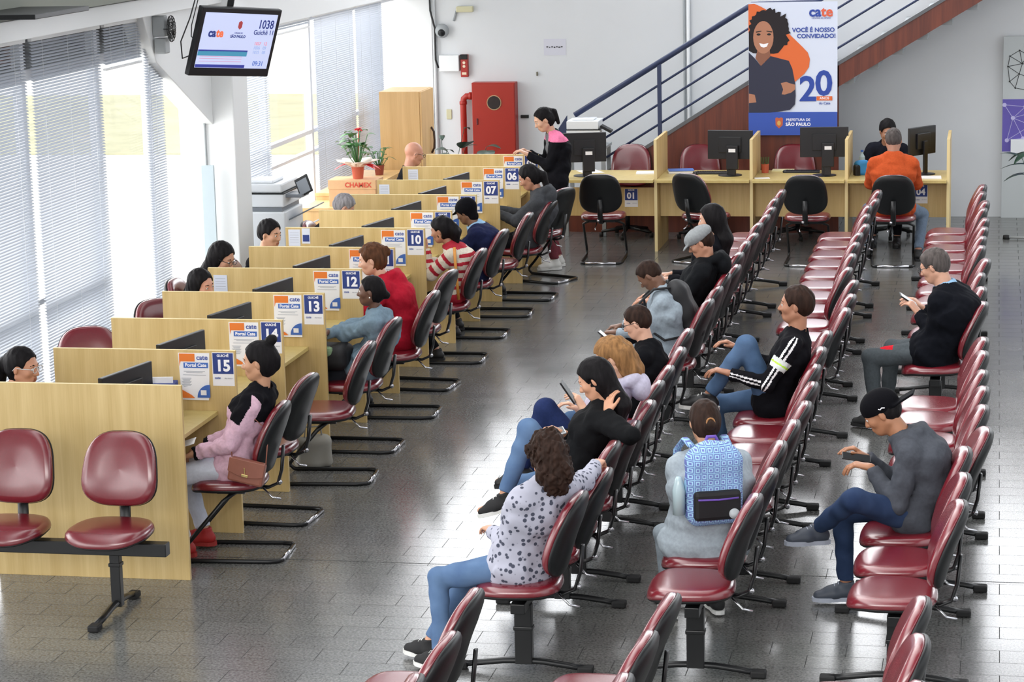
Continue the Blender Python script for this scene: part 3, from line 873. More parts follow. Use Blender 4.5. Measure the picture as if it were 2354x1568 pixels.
def hand(v, g, wr, el, left, d=None, n=None, curl=35, spread=0.5, thumb=35):
    s = g.s * (0.93 if g.female else 1.0)
    d = unit(wr - el) if d is None else unit(d)
    n = V3(0, 0, -1) if n is None else np.asarray(n, float)
    n = unit(n - d * (n @ d)); t = np.cross(n, d) * (1 if left else -1)
    kn = []
    for i, (o, L) in enumerate(((0.027, 0.092), (0.009, 0.096), (-0.009, 0.090), (-0.027, 0.082))):
        b = wr + (d * L + t * o * (1 + 0.05 * spread)) * s; kn.append(b)
        v.put(cap(wr + t * o * 0.6 * s + d * 0.01 * s, b, 0.0155 * s, 0.0115 * s), 0.010)
    lens = ((0.042, 0.026, 0.020), (0.046, 0.029, 0.021), (0.043, 0.027, 0.021), (0.034, 0.021, 0.018))
    cs = curl if isinstance(curl, (list, tuple)) else [curl, curl * 1.05, curl * 1.12, curl * 1.2]
    for i in range(4):
        p = kn[i]; dd = unit(d + t * (0.10 - 0.07 * i) * spread); r = 0.0092 * s
        for j, L in enumerate(lens[i]):
            a = math.radians(cs[i] * (0.75 if j == 0 else 1.0))
            dd, nn = unit(dd * math.cos(a) + n * math.sin(a)), None
            n_loc = unit(n * math.cos(a) - d * math.sin(a))
            q = p + dd * L * s
            v.put(cap(p, q, r, r * 0.92), 0.003, pad=0.02); p = q; r *= 0.93
            # rotate the curl plane with the phalanx
            dd = dd
    a = math.radians(thumb)
    p0 = wr + (d * 0.022 + t * 0.022) * s
    d1 = unit(d * math.cos(a) + t * math.sin(a) * 1.0 + n * 0.25)
    p1 = p0 + d1 * 0.042 * s; d2 = unit(d1 * 0.8 + d * 0.5 + n * 0.25); p2 = p1 + d2 * 0.032 * s; p3 = p2 + unit(d2 + d * 0.3) * 0.024 * s
    v.put(cap(p0, p1, 0.016 * s, 0.0115 * s), 0.010); v.put(cap(p1, p2, 0.0112 * s, 0.010 * s), 0.004); v.put(cap(p2, p3, 0.010 * s, 0.0088 * s), 0.003)
    return kn

def person(g, label, skin, top, legs, hair, shoes=None, group=None, vox=0.006, topname='sweater', legname='trousers', sleeve=1.0,
           handL=None, handR=None, glasses=None, top_fn=None, top_paint=None, leg_paint=None, hood=False, collar=None, fold=0.004, show=('legs',),
           hem=0.0, moustache=False, brows=True, loose=1.0, hairmat=None, cap_=None, extra_skin=None, faceup=False, earring=False, inner=None, seedn=1, skirt=0.0):
    e_ = empty('person', (g.loc[0], g.loc[1], 0), g.yaw, label, 'person', group)
    s, w, R, H = g.s, g.w, g.R, g.H
    T = lambda p: H + R @ (np.asarray(p, float) * s)          # head frame
    sk = skin_mat(skin) if isinstance(skin, tuple) else skin
    pts = [g.P, g.N, H + V3(0, 0, 0.12), g.el, g.er, g.wrl, g.wrr, g.kl, g.kr, g.al, g.ar]
    lo = np.min(pts, 0) - 0.19; hi = np.max(pts, 0) + 0.17
    lo[2] = max(lo[2], -0.02)
    v = Vol(lo, hi, vox)
    fem = g.female
    # trunk
    v.put(cap(g.P, g.W, 0.098 * s * w, 0.082 * s * w, g.sidev, 1.35), 0.03)
    v.put(cap(g.W, g.C, 0.082 * s * w, 0.098 * s * w, g.sidev, 1.35), 0.03)
    v.put(cap(g.C, g.N - unit(g.N - g.C) * 0.07 * s, 0.098 * s * w, 0.070 * s * w, g.sidev, 1.5), 0.04)
    v.put(cap(g.shl, g.shr, 0.045 * s, 0.045 * s), 0.05)
    for sh, el, wr in ((g.shl, g.el, g.wrl), (g.shr, g.er, g.wrr)):
        v.put(cap(sh, el, 0.046 * s * (0.5 + 0.5 * w), 0.036 * s), 0.02); v.put(cap(el, wr, 0.036 * s, 0.024 * s), 0.015)
    for hp, kn, an in ((g.hl, g.kl, g.al), (g.hr, g.kr, g.ar)):
        v.put(cap(hp, kn, 0.078 * s * (0.5 + 0.5 * w), 0.050 * s), 0.03); v.put(cap(kn, an, 0.048 * s, 0.033 * s), 0.02)
    # neck and head
    nr = (0.046 if fem else 0.056) * s * (0.75 + 0.25 * w)
    v.put(cap(g.N - unit(g.N - g.C) * 0.02, H + R @ V3(-0.02, 0, -0.055) * s, nr * 1.06, nr), 0.03)
    v.put(ell(T((-0.012, 0, 0.028)), V3(0.096, 0.074, 0.088) * s, R), 0.02)
    v.put(ell(T((0.026, 0, -0.030)), V3(0.064, 0.058, 0.078) * s, R), 0.03)
    v.put(ell(T((0.050, 0, -0.088)), V3(0.032, 0.034, 0.024) * s, R), 0.025)
    v.put(cap(T((-0.01, 0.052, -0.055)), T((0.045, 0.02, -0.09)), 0.018 * s, 0.018 * s), 0.025)
    v.put(cap(T((-0.01, -0.052, -0.055)), T((0.045, -0.02, -0.09)), 0.018 * s, 0.018 * s), 0.025)
    v.put(cap(T((0.078, -0.030, 0.020)), T((0.078, 0.030, 0.020)), 0.012 * s, 0.012 * s), 0.015)
    for q in (-1, 1):
        v.put(ell(T((0.094, q * 0.031, 0.002)), V3(0.016, 0.017, 0.011) * s, R), 0.012, 'sub')
        v.put(cap(T((0.0845, q * 0.021, 0.0105)), T((0.081, q * 0.042, 0.0095)), 0.0055 * s, 0.0050 * s), 0.006)
        v.put(ell(T((0.060, q * 0.042, -0.025)), V3(0.022, 0.018, 0.022) * s, R), 0.02)
        v.put(ell(T((-0.008, q * 0.076, -0.008)), V3(0.019, 0.0095, 0.031) * s, R @ rotm(q * 18)), 0.006)
    v.put(cap(T((0.084, 0, 0.006)), T((0.104, 0, -0.032)), 0.0085 * s, 0.0125 * s), 0.010)
    v.put(cap(T((0.094, -0.012, -0.036)), T((0.094, 0.012, -0.036)), 0.0085 * s, 0.0085 * s), 0.006)
    v.put(cap(T((0.082, -0.017, -0.062)), T((0.082, 0.017, -0.062)), 0.0095 * s, 0.0095 * s), 0.006)
    v.put(cap(T((0.080, -0.014, -0.073)), T((0.080, 0.014, -0.073)), 0.0095 * s, 0.0095 * s), 0.006)
    handL = handL or {}; handR = handR or {}
    hand(v, g, g.wrl, g.el, True, **handL); hand(v, g, g.wrr, g.er, False, **handR)
    # feet
    for an, kn, ftd in ((g.al, g.kl, getattr(g, 'ftl', None)), (g.ar, g.kr, getattr(g, 'ftr', None))):
        fd = unit(ftd) if ftd is not None else V3(1, 0, 0)
        v.put(cap(an + V3(0, 0, -0.035) * s - fd * 0.03, an + fd * 0.15 * s + V3(0, 0, -0.055) * s, 0.030 * s, 0.022 * s), 0.02)
    v.D[:] = v.D
    Pm, Fm = v.mesh()
    Cc = Pm[Fm].mean(1); q = (Cc - H) @ R / s
    lip = (q[:, 0] > 0.083) & (np.abs(q[:, 1]) < 0.021) & (q[:, 2] < -0.056) & (q[:, 2] > -0.0795)
    mi = lip.astype(int)
    lipm = mat('lips_%s' % sk.name, tuple(int(a * b) for a, b in zip(skin, (0.84, 0.68, 0.68))), 0.45)
    to_obj('body', Pm, Fm, [sk, lipm], e_, mi)
    # eyes
    ew = mat('eye_white', (214, 208, 204), 0.25); ei = mat('eye_iris', (34, 22, 18), 0.2)
    for qy in (-1, 1):
        eo = MB()
        c = T((0.0795, qy * 0.031, 0.0015))
        for (r_, m_, off) in ((0.0112 * s, 0, 0), (0.0064 * s, 1, 0.0060 * s)):
            vs = []; fs = []
            cc = c + R @ V3(off, 0, -0.0015)
            for a in range(7):
                for b in range(10):
                    th, ph = math.pi * a / 6, 2 * math.pi * b / 10
                    vs.append(cc + r_ * V3(math.sin(th) * math.cos(ph), math.sin(th) * math.sin(ph), math.cos(th)))
            for a in range(6):
                for b in range(10): fs.append((a * 10 + b, (a + 1) * 10 + b, (a + 1) * 10 + (b + 1) % 10, a * 10 + (b + 1) % 10))
            eo.add(vs, fs, m_)
        eo.build('eye', [ew, ei], e_, smooth=True)
    if brows and hairmat:
        for qy in (-1, 1):
            bo = MB()
            bo.tube([T((0.088, qy * 0.014, 0.0215)), T((0.0885, qy * 0.028, 0.0265)), T((0.076, qy * 0.046, 0.021))], [0.0035 * s, 0.004 * s, 0.0022 * s], 6)
            bo.build('eyebrow', hairmat, e_, smooth=True)
    if moustache:
        bo = MB(); bo.tube([T((0.086, -0.026, -0.060)), T((0.098, -0.010, -0.049)), T((0.098, 0.010, -0.049)), T((0.086, 0.026, -0.060))], [0.005, 0.008, 0.008, 0.005], 8); bo.build('moustache', hairmat, e_, smooth=True)
    if earring:
        bo = MB(); c = T((0.0, 0.084, -0.04)); bo.lathe([(0, -0.005), (0.005, -0.003), (0.005, 0.003), (0, 0.005)], c, 8); bo.build('earring', mat('pearl', (240, 238, 230), 0.2), e_, smooth=True)
    # glasses
    if glasses:
        go = MB()
        for qy in (-1, 1):
            ring = [T((0.106, qy * 0.033 + 0.025 * math.cos(a), 0.0 + 0.019 * math.sin(a))) for a in np.linspace(0, 2 * math.pi, 14, endpoint=False)]
            go.tube(ring, 0.0020, 6, closed=True)
            go.tube([T((0.104, qy * 0.058, 0.006)), T((0.05, qy * 0.079, 0.006)), T((-0.01, qy * 0.083, 0.004)), T((-0.025, qy * 0.083, -0.015))], 0.0022, 6)
        go.tube([T((0.108, -0.010, 0.004)), T((0.111, 0, 0.006)), T((0.108, 0.010, 0.004))], 0.002, 6)
        go.build('glasses', glasses, e_, smooth=True)
    # ---- upper garment
    c_ = 0.013 * loose
    lo = np.min([g.P, g.N, g.el, g.er, g.wrl, g.wrr, g.shl, g.shr], 0) - 0.24; hi = np.max([g.P, g.N, g.el, g.er, g.wrl, g.wrr, g.shl, g.shr], 0) + 0.20
    v = Vol(lo, hi, max(vox, 0.0065))
    hipc = g.P + V3(0.0, 0, 0.015)
    v.put(cap(hipc, g.W, (0.119 + c_) * s * w, (0.094 + c_) * s * w, g.sidev, 1.38), 0.03)
    if hem: v.put(cap(hipc - V3(0, 0, 0.02) , hipc + V3(0, 0, 0.04), (0.115 + c_ + hem) * s * w, (0.110 + c_) * s * w, g.sidev, 1.35), 0.03)
    v.put(cap(g.W, g.C, (0.094 + c_) * s * w, (0.106 + c_) * s * w, g.sidev, 1.36), 0.03)
    if fem: 
        bz = g.C + g.fw * 0.05 * s + unit(g.N - g.C) * 0.0
        for qy in (-1, 1): v.put(ell(bz + g.sidev * qy * 0.07 * s + g.fw * 0.02 * s, V3(0.062, 0.06, 0.06) * s), 0.04)
    v.put(cap(g.C, g.N - unit(g.N - g.C) * 0.075 * s, (0.106 + c_) * s * w, (0.074 + c_) * s * w, g.sidev, 1.55), 0.04)
    v.put(cap(g.shl - g.sidev * 0.02, g.shr + g.sidev * 0.02, 0.042 * s + c_, 0.042 * s + c_), 0.04)
    for q_ in (g.shl, g.shr): v.put(cap(g.N - unit(g.N - g.C) * 0.01, q_, 0.040 * s + c_, 0.038 * s + c_), 0.04)
    v.put(cap(g.N - unit(g.N - g.C) * 0.06 * s, g.N + unit(g.hp - g.N) * 0.015 * s, nr * 1.8, nr * 1.18), 0.03)
    for hp, kn in ((g.hl, g.kl), (g.hr, g.kr)): v.put(cap(hp, hp + (kn - hp) * 0.10, 0.097 * s * (0.5 + 0.5 * w) + c_ * 0.5, 0.090 * s * (0.5 + 0.5 * w) + c_ * 0.5), 0.03)
    for sh, el, wr in ((g.shl, g.el, g.wrl), (g.shr, g.er, g.wrr)):
        we = el + (wr - el) * (0.97 if sleeve >= 1 else max(0.02, sleeve * 2 - 1))
        v.put(cap(sh, el, 0.050 * s * (0.5 + 0.5 * w) + c_ * 0.9, 0.042 * s + c_ * 0.7), 0.022)
        if sleeve > 0.5: v.put(cap(el, we, 0.042 * s + c_ * 0.7, 0.030 * s + c_ * 0.6, cut=1), 0.018)
    if fold: v.noise(fold, 38, seedn, (1, 1, 1.3)); v.noise(fold * 0.5, 90, seedn + 5)
    v.put(cap(g.N - unit(g.hp - g.N) * 0.015, g.N + unit(g.hp - g.N) * 0.12, nr * 1.10, nr * 1.35), 0.008, 'sub')
    if top_fn: top_fn(v, g, T)
    if hood:
        nb = g.N + V3(0, 0, 0.025)
        bk = -V3(math.cos(math.radians(0)), 0, 0); bk = -unit(V3(g.fw[0], g.fw[1], 0))
        v.put(cap(nb + bk * 0.065 * s + g.sidev * 0.075 * s, nb + bk * 0.095 * s - V3(0, 0, 0.02), 0.036 * s, 0.042 * s), 0.02)
        v.put(cap(nb + bk * 0.065 * s - g.sidev * 0.075 * s, nb + bk * 0.095 * s - V3(0, 0, 0.02), 0.036 * s, 0.042 * s), 0.02)
        v.put(cap(nb + g.sidev * 0.075 * s + bk * 0.06 * s, nb + g.sidev * 0.045 * s - bk * 0.055 * s - V3(0, 0, 0.03), 0.028 * s, 0.016 * s), 0.02)
        v.put(cap(nb - g.sidev * 0.075 * s + bk * 0.06 * s, nb - g.sidev * 0.045 * s - bk * 0.055 * s - V3(0, 0, 0.03), 0.028 * s, 0.016 * s), 0.02)
        v.put(ell(nb + bk * 0.125 * s - V3(0, 0, 0.045), V3(0.060, 0.095, 0.085) * s), 0.03)
        v.put(cap(nb + bk * 0.10 * s + g.sidev * 0.06 * s + V3(0, 0, 0.02), nb + bk * 0.10 * s - g.sidev * 0.06 * s + V3(0, 0, 0.02), 0.034 * s, 0.034 * s), 0.02)
    Pm, Fm = v.mesh(); Cc = Pm[Fm].mean(1)
    bones = [(g.P, g.N), (g.shl, g.el), (g.el, g.wrl), (g.shr, g.er), (g.er, g.wrr)]
    rad = [0.15, 0.06, 0.05, 0.06, 0.05]
    def seg(C, bones, rad):
        best = None; bi = None; bt = None
        for i, (a, b) in enumerate(bones):
            ab = b - a; t = np.clip(((C - a) @ ab) / (ab @ ab), 0, 1); d = np.linalg.norm(C - a - t[:, None] * ab, axis=1) / rad[i]
            if best is None: best, bi, bt = d, np.zeros(len(C), int), t
            else:
                m = d < best; best = np.where(m, d, best); bi = np.where(m, i, bi); bt = np.where(m, t, bt)
        return bi, bt
    tm = top if isinstance(top, (list, tuple)) else [top]; mi = None
    if top_paint:
        bi, bt = seg(Cc, bones, rad); mi = top_paint(Cc, bi, bt, g)
    to_obj(topname, Pm, Fm, tm, e_, mi)
    # ---- lower garment
    if legs is not None:
        lo = np.min([g.P, g.kl, g.kr, g.al, g.ar], 0) - 0.17; hi = np.max([g.P, g.kl, g.kr, g.al, g.ar], 0) + 0.17
        lo[2] = max(lo[2], 0.0)
        v = Vol(lo, hi, max(vox, 0.0065))
        v.put(cap(g.P - V3(0.01, 0, 0.005), g.P + (g.W - g.P) * 0.40, 0.102 * s * w, 0.092 * s * w, V3(0, 1, 0), 1.4), 0.03)
        for hp, kn, an in ((g.hl, g.kl, g.al), (g.hr, g.kr, g.ar)):
            v.put(cap(hp, kn, 0.084 * s * (0.5 + 0.5 * w), 0.061 * s), 0.03)
            v.put(cap(kn, an + (kn - an) * 0.06, (0.059 + 0.004) * s, (0.046 + skirt) * s, cut=1), 0.02)
        v.noise(0.0035, 45, seedn + 3)
        Pm, Fm = v.mesh(); lm = legs if isinstance(legs, (list, tuple)) else [legs]; mi = None
        if leg_paint:
            Cc = Pm[Fm].mean(1); bi, bt = seg(Cc, [(g.hl, g.kl), (g.kl, g.al), (g.hr, g.kr), (g.kr, g.ar)], [0.08, 0.05, 0.08, 0.05]); mi = leg_paint(Cc, bi, bt, g)
        to_obj(legname, Pm, Fm, lm, e_, mi)
        if shoes is not None:
            for an, kn, ftd in ((g.al, g.kl, getattr(g, 'ftl', None)), (g.ar, g.kr, getattr(g, 'ftr', None))):
                shoe(e_, an, ftd, s, *shoes)
    # ---- hair
    if hair:
        hair_obj(e_, g, hair, hairmat, T, seedn)
    if cap_: cap_(e_, g, T)
    return e_

def shoe(parent, an, ftd, s, upper, sole, high=0.0):
    fd = unit(ftd) if ftd is not None else V3(1, 0, 0)
    sd = unit(np.cross(V3(0, 0, 1), fd)); up = np.cross(fd, sd)
    Rf = np.stack([fd, sd, up], 1)
    F = lambda a, b, c: an + Rf @ V3(a, b, c) * s
    lo = np.minimum(F(-0.08, 0, -0.1), F(0.2, 0, 0.05)) - 0.08; hi = np.maximum(F(-0.08, 0, -0.1), F(0.2, 0, 0.05)) + 0.08
    v = Vol(lo, hi, 0.005)
    v.put(cap(F(-0.035, 0, -0.045), F(0.07, 0, -0.05), 0.036 * s, 0.040 * s), 0.02)
    v.put(cap(F(0.07, 0, -0.052), F(0.155, 0, -0.062), 0.041 * s, 0.030 * s, sd, 1.15), 0.02)
    v.put(cap(F(-0.01, 0, -0.03), F(-0.005, 0, 0.02 + high), 0.040 * s, 0.042 * s, cut=1), 0.02)
    v.put(cap(F(0.02, 0, -0.01), F(0.10, 0, -0.035), 0.026 * s, 0.026 * s), 0.02)
    pl = F(0, 0, -0.074)
    def below(X, Y, Z): return -((X - pl[0]) * up[0] + (Y - pl[1]) * up[1] + (Z - pl[2]) * up[2])
    v.D = np.maximum(v.D, below(v.ax[0][:, None, None], v.ax[1][None, :, None], v.ax[2][None, None, :])).astype(np.float32)
    Pm, Fm = v.mesh(); o = to_obj('shoe', Pm, Fm, upper, parent)
    out = [(-0.078, 0), (-0.070, 0.026), (-0.03, 0.038), (0.04, 0.036), (0.10, 0.046), (0.155, 0.040), (0.188, 0.018), (0.194, 0), (0.188, -0.018), (0.155, -0.040), (0.10, -0.046), (0.04, -0.036), (-0.03, -0.038), (-0.070, -0.026)]
    b = MB(); n = len(out)
    vs = [F(x, y, -0.068) for x, y in out] + [F(x, y, -0.092) for x, y in out]
    b.add(vs, [tuple(range(n)), tuple(range(2 * n - 1, n - 1, -1))] + [(i, i + n, (i + 1) % n + n, (i + 1) % n) for i in range(n)])
    so = b.build('sole', sole, o)
    l = MB()
    for i in range(4):
        x = 0.045 + i * 0.022; z = 0.014 - i * 0.0115
        l.tube([F(x, 0.02, z - 0.006), F(x, 0, z + 0.003), F(x, -0.02, z - 0.006)], 0.003, 5)
    l.build('laces', sole, o, smooth=True)
    return o

def hair_obj(parent, g, style, hm, T, seedn=1):
    R, H, s = g.R, g.H, g.s
    kind = style['kind']; th = style.get('th', 0.012)
    ext = style.get('ext', [])
    pts = [H - 0.16, H + 0.16] + [T(p) if not isinstance(p, tuple) or len(p) == 3 else p for c in ext for p in c[:2]] + [np.asarray(p, float) for c in style.get('body', []) for p in c[:2]]
    lo = np.min(pts, 0) - 0.07; hi = np.max(pts, 0) + 0.07
    v = Vol(lo, hi, 0.005)
    v.put(ell(T((-0.014, 0, 0.030)), V3(0.098 + th, 0.075 + th, 0.089 + th) * s, R), 0.01)
    if kind != 'short': v.put(ell(T((-0.03, 0, -0.01)), V3(0.080 + th, 0.072 + th, 0.085 + th) * s, R), 0.02)
    else: v.put(ell(T((-0.035, 0, -0.005)), V3(0.072 + th, 0.068 + th * 0.6, 0.075) * s, R), 0.02)
    hl = style.get('line', 0.0)       # higher -> lower hair line
    v.put(ell(T((0.088, 0, -0.036 - hl)), V3(0.080, 0.090, 0.112) * s, R), 0.010, 'sub')
    if kind == 'short' or style.get('ears', True):
        for q in (-1, 1): v.put(ell(T((0.012, q * 0.085, -0.028)), V3(0.034, 0.030, 0.046) * s, R), 0.008, 'sub')
    if kind == 'short': v.put(ell(T((0.02, 0, -0.12)), V3(0.10, 0.10, 0.075) * s, R), 0.01, 'sub')
    for c in ext:
        v.put(cap(T(c[0]), T(c[1]), c[2] * s, c[3] * s, R[:, 1] if len(c) > 4 else None, c[4] if len(c) > 4 else 1.0), style.get('k', 0.015))
    for c in style.get('body', []):
        v.put(cap(np.asarray(c[0], float), np.asarray(c[1], float), c[2], c[3], V3(0, 1, 0) if len(c) > 4 else None, c[4] if len(c) > 4 else 1.0), 0.03)
    v.noise(style.get('n', 0.0018), style.get('f', 150), seedn + 9, style.get('an', (1, 1, 0.35)))
    if style.get('n2'): v.noise(style['n2'], style.get('f2', 60), seedn + 19)
    for q in style.get('cut', []): v.put(ell(T(q[0]), V3(*q[1]) * s, R), 0.01, 'sub')
    Pm, Fm = v.mesh()
    if len(Fm): to_obj('hair', Pm, Fm, hm, parent)
    if style.get('tie'):
        b = MB(); c = T(style['tie']); b.tube([c + 0.022 * s * (R[:, 1] * math.cos(a) + R[:, 2] * math.sin(a)) for a in np.linspace(0, 2 * math.pi, 12, endpoint=False)], 0.005, 6, closed=True); b.build('hair_tie', mat('hair_tie_brown', (150, 104, 60), 0.6), parent, smooth=True)

def fit_figure(base, yaw, headw, **kw):
    """choose lean, stoop and stature so that the head sits at the wanted place (x, z in the figure's frame)"""
    dx, dy = headw[0] - base[0], headw[1] - base[1]
    lx = dx * math.cos(yaw) + dy * math.sin(yaw); lz = headw[2]
    best = None
    h0 = kw.pop('h', None)
    for h in ([h0] if h0 else (1.42, 1.50, 1.58, 1.66)):
        for hu in (0, 12, 24, 36, 46):
            for ln in range(-24, 46, 4):
                g = figure(base, yaw, h=h, lean=ln, hunch=hu, **kw)
                e_ = (g.H[0] - lx) ** 2 + (g.H[2] - lz) ** 2 + 4e-6 * hu + 0.00002 * abs(h - 1.58) * 100
                if best is None or e_ < best[0]: best = (e_, h, ln, hu)
    g = figure(base, yaw, h=best[1], lean=best[2], hunch=best[3], **kw)
    globals()['LASTFIT'] = (best[1:], 'dx %.3f dz %.3f' % (g.H[0] - lx, g.H[2] - lz))
    return g
def wl_(base, yaw, p):
    dx, dy = p[0] - base[0], p[1] - base[1]
    return V3(dx * math.cos(yaw) + dy * math.sin(yaw), -dx * math.sin(yaw) + dy * math.cos(yaw), p[2])
# ================================================================ the people
hk = hair_mat('hair_black', (20, 18, 20)); hdb = hair_mat('hair_dark_brown', (44, 30, 24)); hbr = hair_mat('hair_brown', (84, 54, 36))
hbl = hair_mat('hair_dark_blonde', (134, 98, 62)); hgr = hair_mat('hair_grey', (132, 130, 134)); hsp = hair_mat('hair_salt', (78, 72, 70))
black_shoe = (mat('black_shoe', (24, 24, 26), 0.5), mat('black_sole', (30, 30, 32), 0.7))
white_sole = mat('white_sole', (225, 225, 222), 0.6)
canvas = (mat('black_canvas', (28, 28, 30), 0.8), white_sole)
SHORT = dict(kind='short', th=0.007, n=0.0012, f=170)
def P(name, base, yaw, headw, kw, label, **pk):
    yaw = math.radians(yaw)
    k = dict(kw)
    for q in ('lh', 'rh', 'lf', 'rf'):
        if q in k: k[q] = wl_(base, yaw, k[q])
    ft = {q: k.pop(q) for q in ('ftl', 'ftr') if q in k}
    hd = {q: k.pop(q, None) for q in ('hdL', 'hdR')}
    g = fit_figure(base, yaw, headw, **k)
    for q, val in ft.items():
        c, s_ = math.cos(-yaw), math.sin(-yaw)
        setattr(g, q, V3(val[0] * c - val[1] * s_, val[0] * s_ + val[1] * c, val[2]))
    if callable(pk.get('hair')): pk['hair'] = pk['hair'](g)
    return g, person(g, label, **pk)
def chain(g, back=0.10, wide=1.5, length=0.34, r=0.055, drop=None):
    """long hair falling behind the shoulders"""
    s = g.s; a = g.H + g.R @ V3(-0.035, 0, -0.01) * s; b = g.N + V3(-back * 0.75, 0, 0.0); c = g.N - unit(g.N - g.C) * length * 0.75 + V3(-back - 0.015, 0, -length * 0.25)
    return [(a, b, 0.078 * s, r * 1.15, 1.0), (b, c, r, r * 0.6, wide)]

# --- visitors at the counters (all face -X, towards the desks)
def paint_pink(C, bi, bt, g):
    m = np.zeros(len(C), int)
    m[(bi == 0) & (bt > 0.66)] = 1
    m[((bi == 1) | (bi == 3)) & (bt < 0.50) & (C[:, 0] > g.shl[0] + (bt - 0.1) * 0.14)] = 1
    m[((bi == 2) | (bi == 4)) & (bt > 0.86)] = 1
    return m
P('a', (0.13, 0.54), 180, (0.27, 0.55, 1.125), dict(female=True, head=(4, 4, 0), lh=(-0.08, 0.40, 0.62), rh=(-0.09, 0.62, 0.62), lf=(-0.17, 0.42, 0.10), rf=(-0.13, 0.66, 0.10)),
  'woman with a high bun and pink and black jacket at sign 15', skin=(190, 142, 112),
  top=[cloth('pink_jacket', (214, 178, 196)), cloth('black_jacket_yoke', (16, 16, 21))], top_paint=paint_pink, topname='jacket', legs=cloth('pale_trousers', (206, 212, 226), var=0.05), loose=1.3, fold=0.006,
  hair=dict(kind='up', th=0.010, n=0.001, k=0.008, ext=[((-0.082, 0, 0.118), (-0.095, 0, 0.128), 0.034, 0.032), ((-0.09, 0, 0.01), (-0.09, 0, -0.03), 0.045, 0.04)]), hairmat=hk, shoes=(mat('red_shoe', (170, 36, 34), 0.6), mat('red_sole', (160, 44, 40), 0.6)), handL=dict(curl=40), handR=dict(curl=40))
P('b', (0.16, 3.28), 180, (0.22, 3.3, 1.00), dict(female=True, head=(8, -2, 0), lh=(0.00, 3.42, 0.79), rh=(-0.04, 3.12, 0.80), lpole=(0.9, 0.5, -0.5), rpole=(0.9, -0.5, -0.5), lf=(-0.2, 3.15, 0.09), rf=(-0.2, 3.4, 0.09)),
  'woman with a low bun and earring in a grey-blue coat, arms folded at sign 13', skin=(98, 66, 52), top=cloth('grey_blue_coat', (116, 137, 152)), topname='coat', legs=cloth('dark_trousers', (40, 42, 48)),
  hair=dict(kind='up', th=0.009, n=0.001, ext=[((-0.10, 0, -0.01), (-0.125, 0, -0.03), 0.034, 0.034)]), hairmat=hk, shoes=black_shoe, loose=1.6, fold=0.007, hem=0.02, earring=True, group=None)
P('c', (0.17, 4.32), 180, (-0.02, 4.3, 1.10), dict(female=True, head=(10, 12, 0), lh=(-0.25, 4.15, 0.79), rh=(-0.25, 4.45, 0.79), lf=(-0.1, 4.15, 0.09), rf=(-0.15, 4.45, 0.09)),
  'woman with messy brown hair in a crimson hooded top at sign 12', skin=(214, 168, 144), top=cloth('crimson_fleece', (170, 28, 48)), topname='hooded_top', legs=cloth('blue_grey_jeans', (62, 78, 104)), loose=1.3, hood=True,
  hair=dict(kind='up', th=0.012, n=0.003, ext=[((-0.08, 0, 0.05), (-0.12, 0, 0.03), 0.045, 0.035), ((-0.10, 0, 0.04), (-0.13, 0.02, 0.06), 0.028, 0.016)]), hairmat=hbr, shoes=black_shoe)
def paint_stripe(C, bi, bt, g):
    L = np.where(bi == 0, bt * 0.50, np.where((bi == 1) | (bi == 3), 0.40 - bt * 0.285, 0.115 - bt * 0.25))
    return (((L + 0.02) % 0.085) < 0.036).astype(int)
P('d', (0.14, 6.2), 180, (0.08, 6.2, 1.00), dict(female=True, head=(-6, 14, 0), lh=(-0.06, 6.14, 0.90), rh=(-0.2, 6.4, 0.79), lf=(0.02, 6.1, 0.09), rf=(-0.1, 6.35, 0.09), hdL=1),
  'woman in a red and white striped sweater at sign 10, hand at her chin', skin=(176, 128, 104), top=[cloth('cream_knit', (206, 198, 184)), cloth('red_knit_stripe', (166, 42, 56))], top_paint=paint_stripe, legs=cloth('black_trousers', (18, 18, 23)), loose=1.6,
  hair=dict(kind='up', th=0.014, n=0.004, f=90, ext=[((-0.09, 0, 0.03), (-0.13, 0, -0.05), 0.05, 0.055), ((-0.13, 0, -0.05), (-0.12, 0, -0.13), 0.055, 0.035)]), hairmat=hk, shoes=black_shoe, handL=dict(curl=60, d=(0.2, -0.15, 1)))
def beanie(e_, g, T):
    v = Vol(g.H - 0.2, g.H + 0.2, 0.006); s = g.s
    v.put(ell(T((-0.018, 0, 0.038)), V3(0.116, 0.094, 0.098) * s, g.R), 0.01)
    v.put(cap(T((-0.03, 0, 0.0)), T((-0.05, 0, -0.07)), 0.085 * s, 0.06 * s), 0.02)
    v.put(ell(T((0.10, 0, -0.06)), V3(0.10, 0.12, 0.105) * s, g.R), 0.01, 'sub')
    v.put(cap(T((0.085, 0, 0.03)), T((0.135, 0, 0.012)), 0.05 * s, 0.045 * s, g.R[:, 1], 1.2), 0.01) if False else None
    v.put(rbox(T((0.105, 0, 0.028)), V3(0.04, 0.062, 0.006) * s, 0.004, g.R @ rotm(0, 12, 0)), 0.012)
    Pm, Fm = v.mesh(); to_obj('cap', Pm, Fm, cloth('black_cap_cloth', (8, 8, 13)), e_)
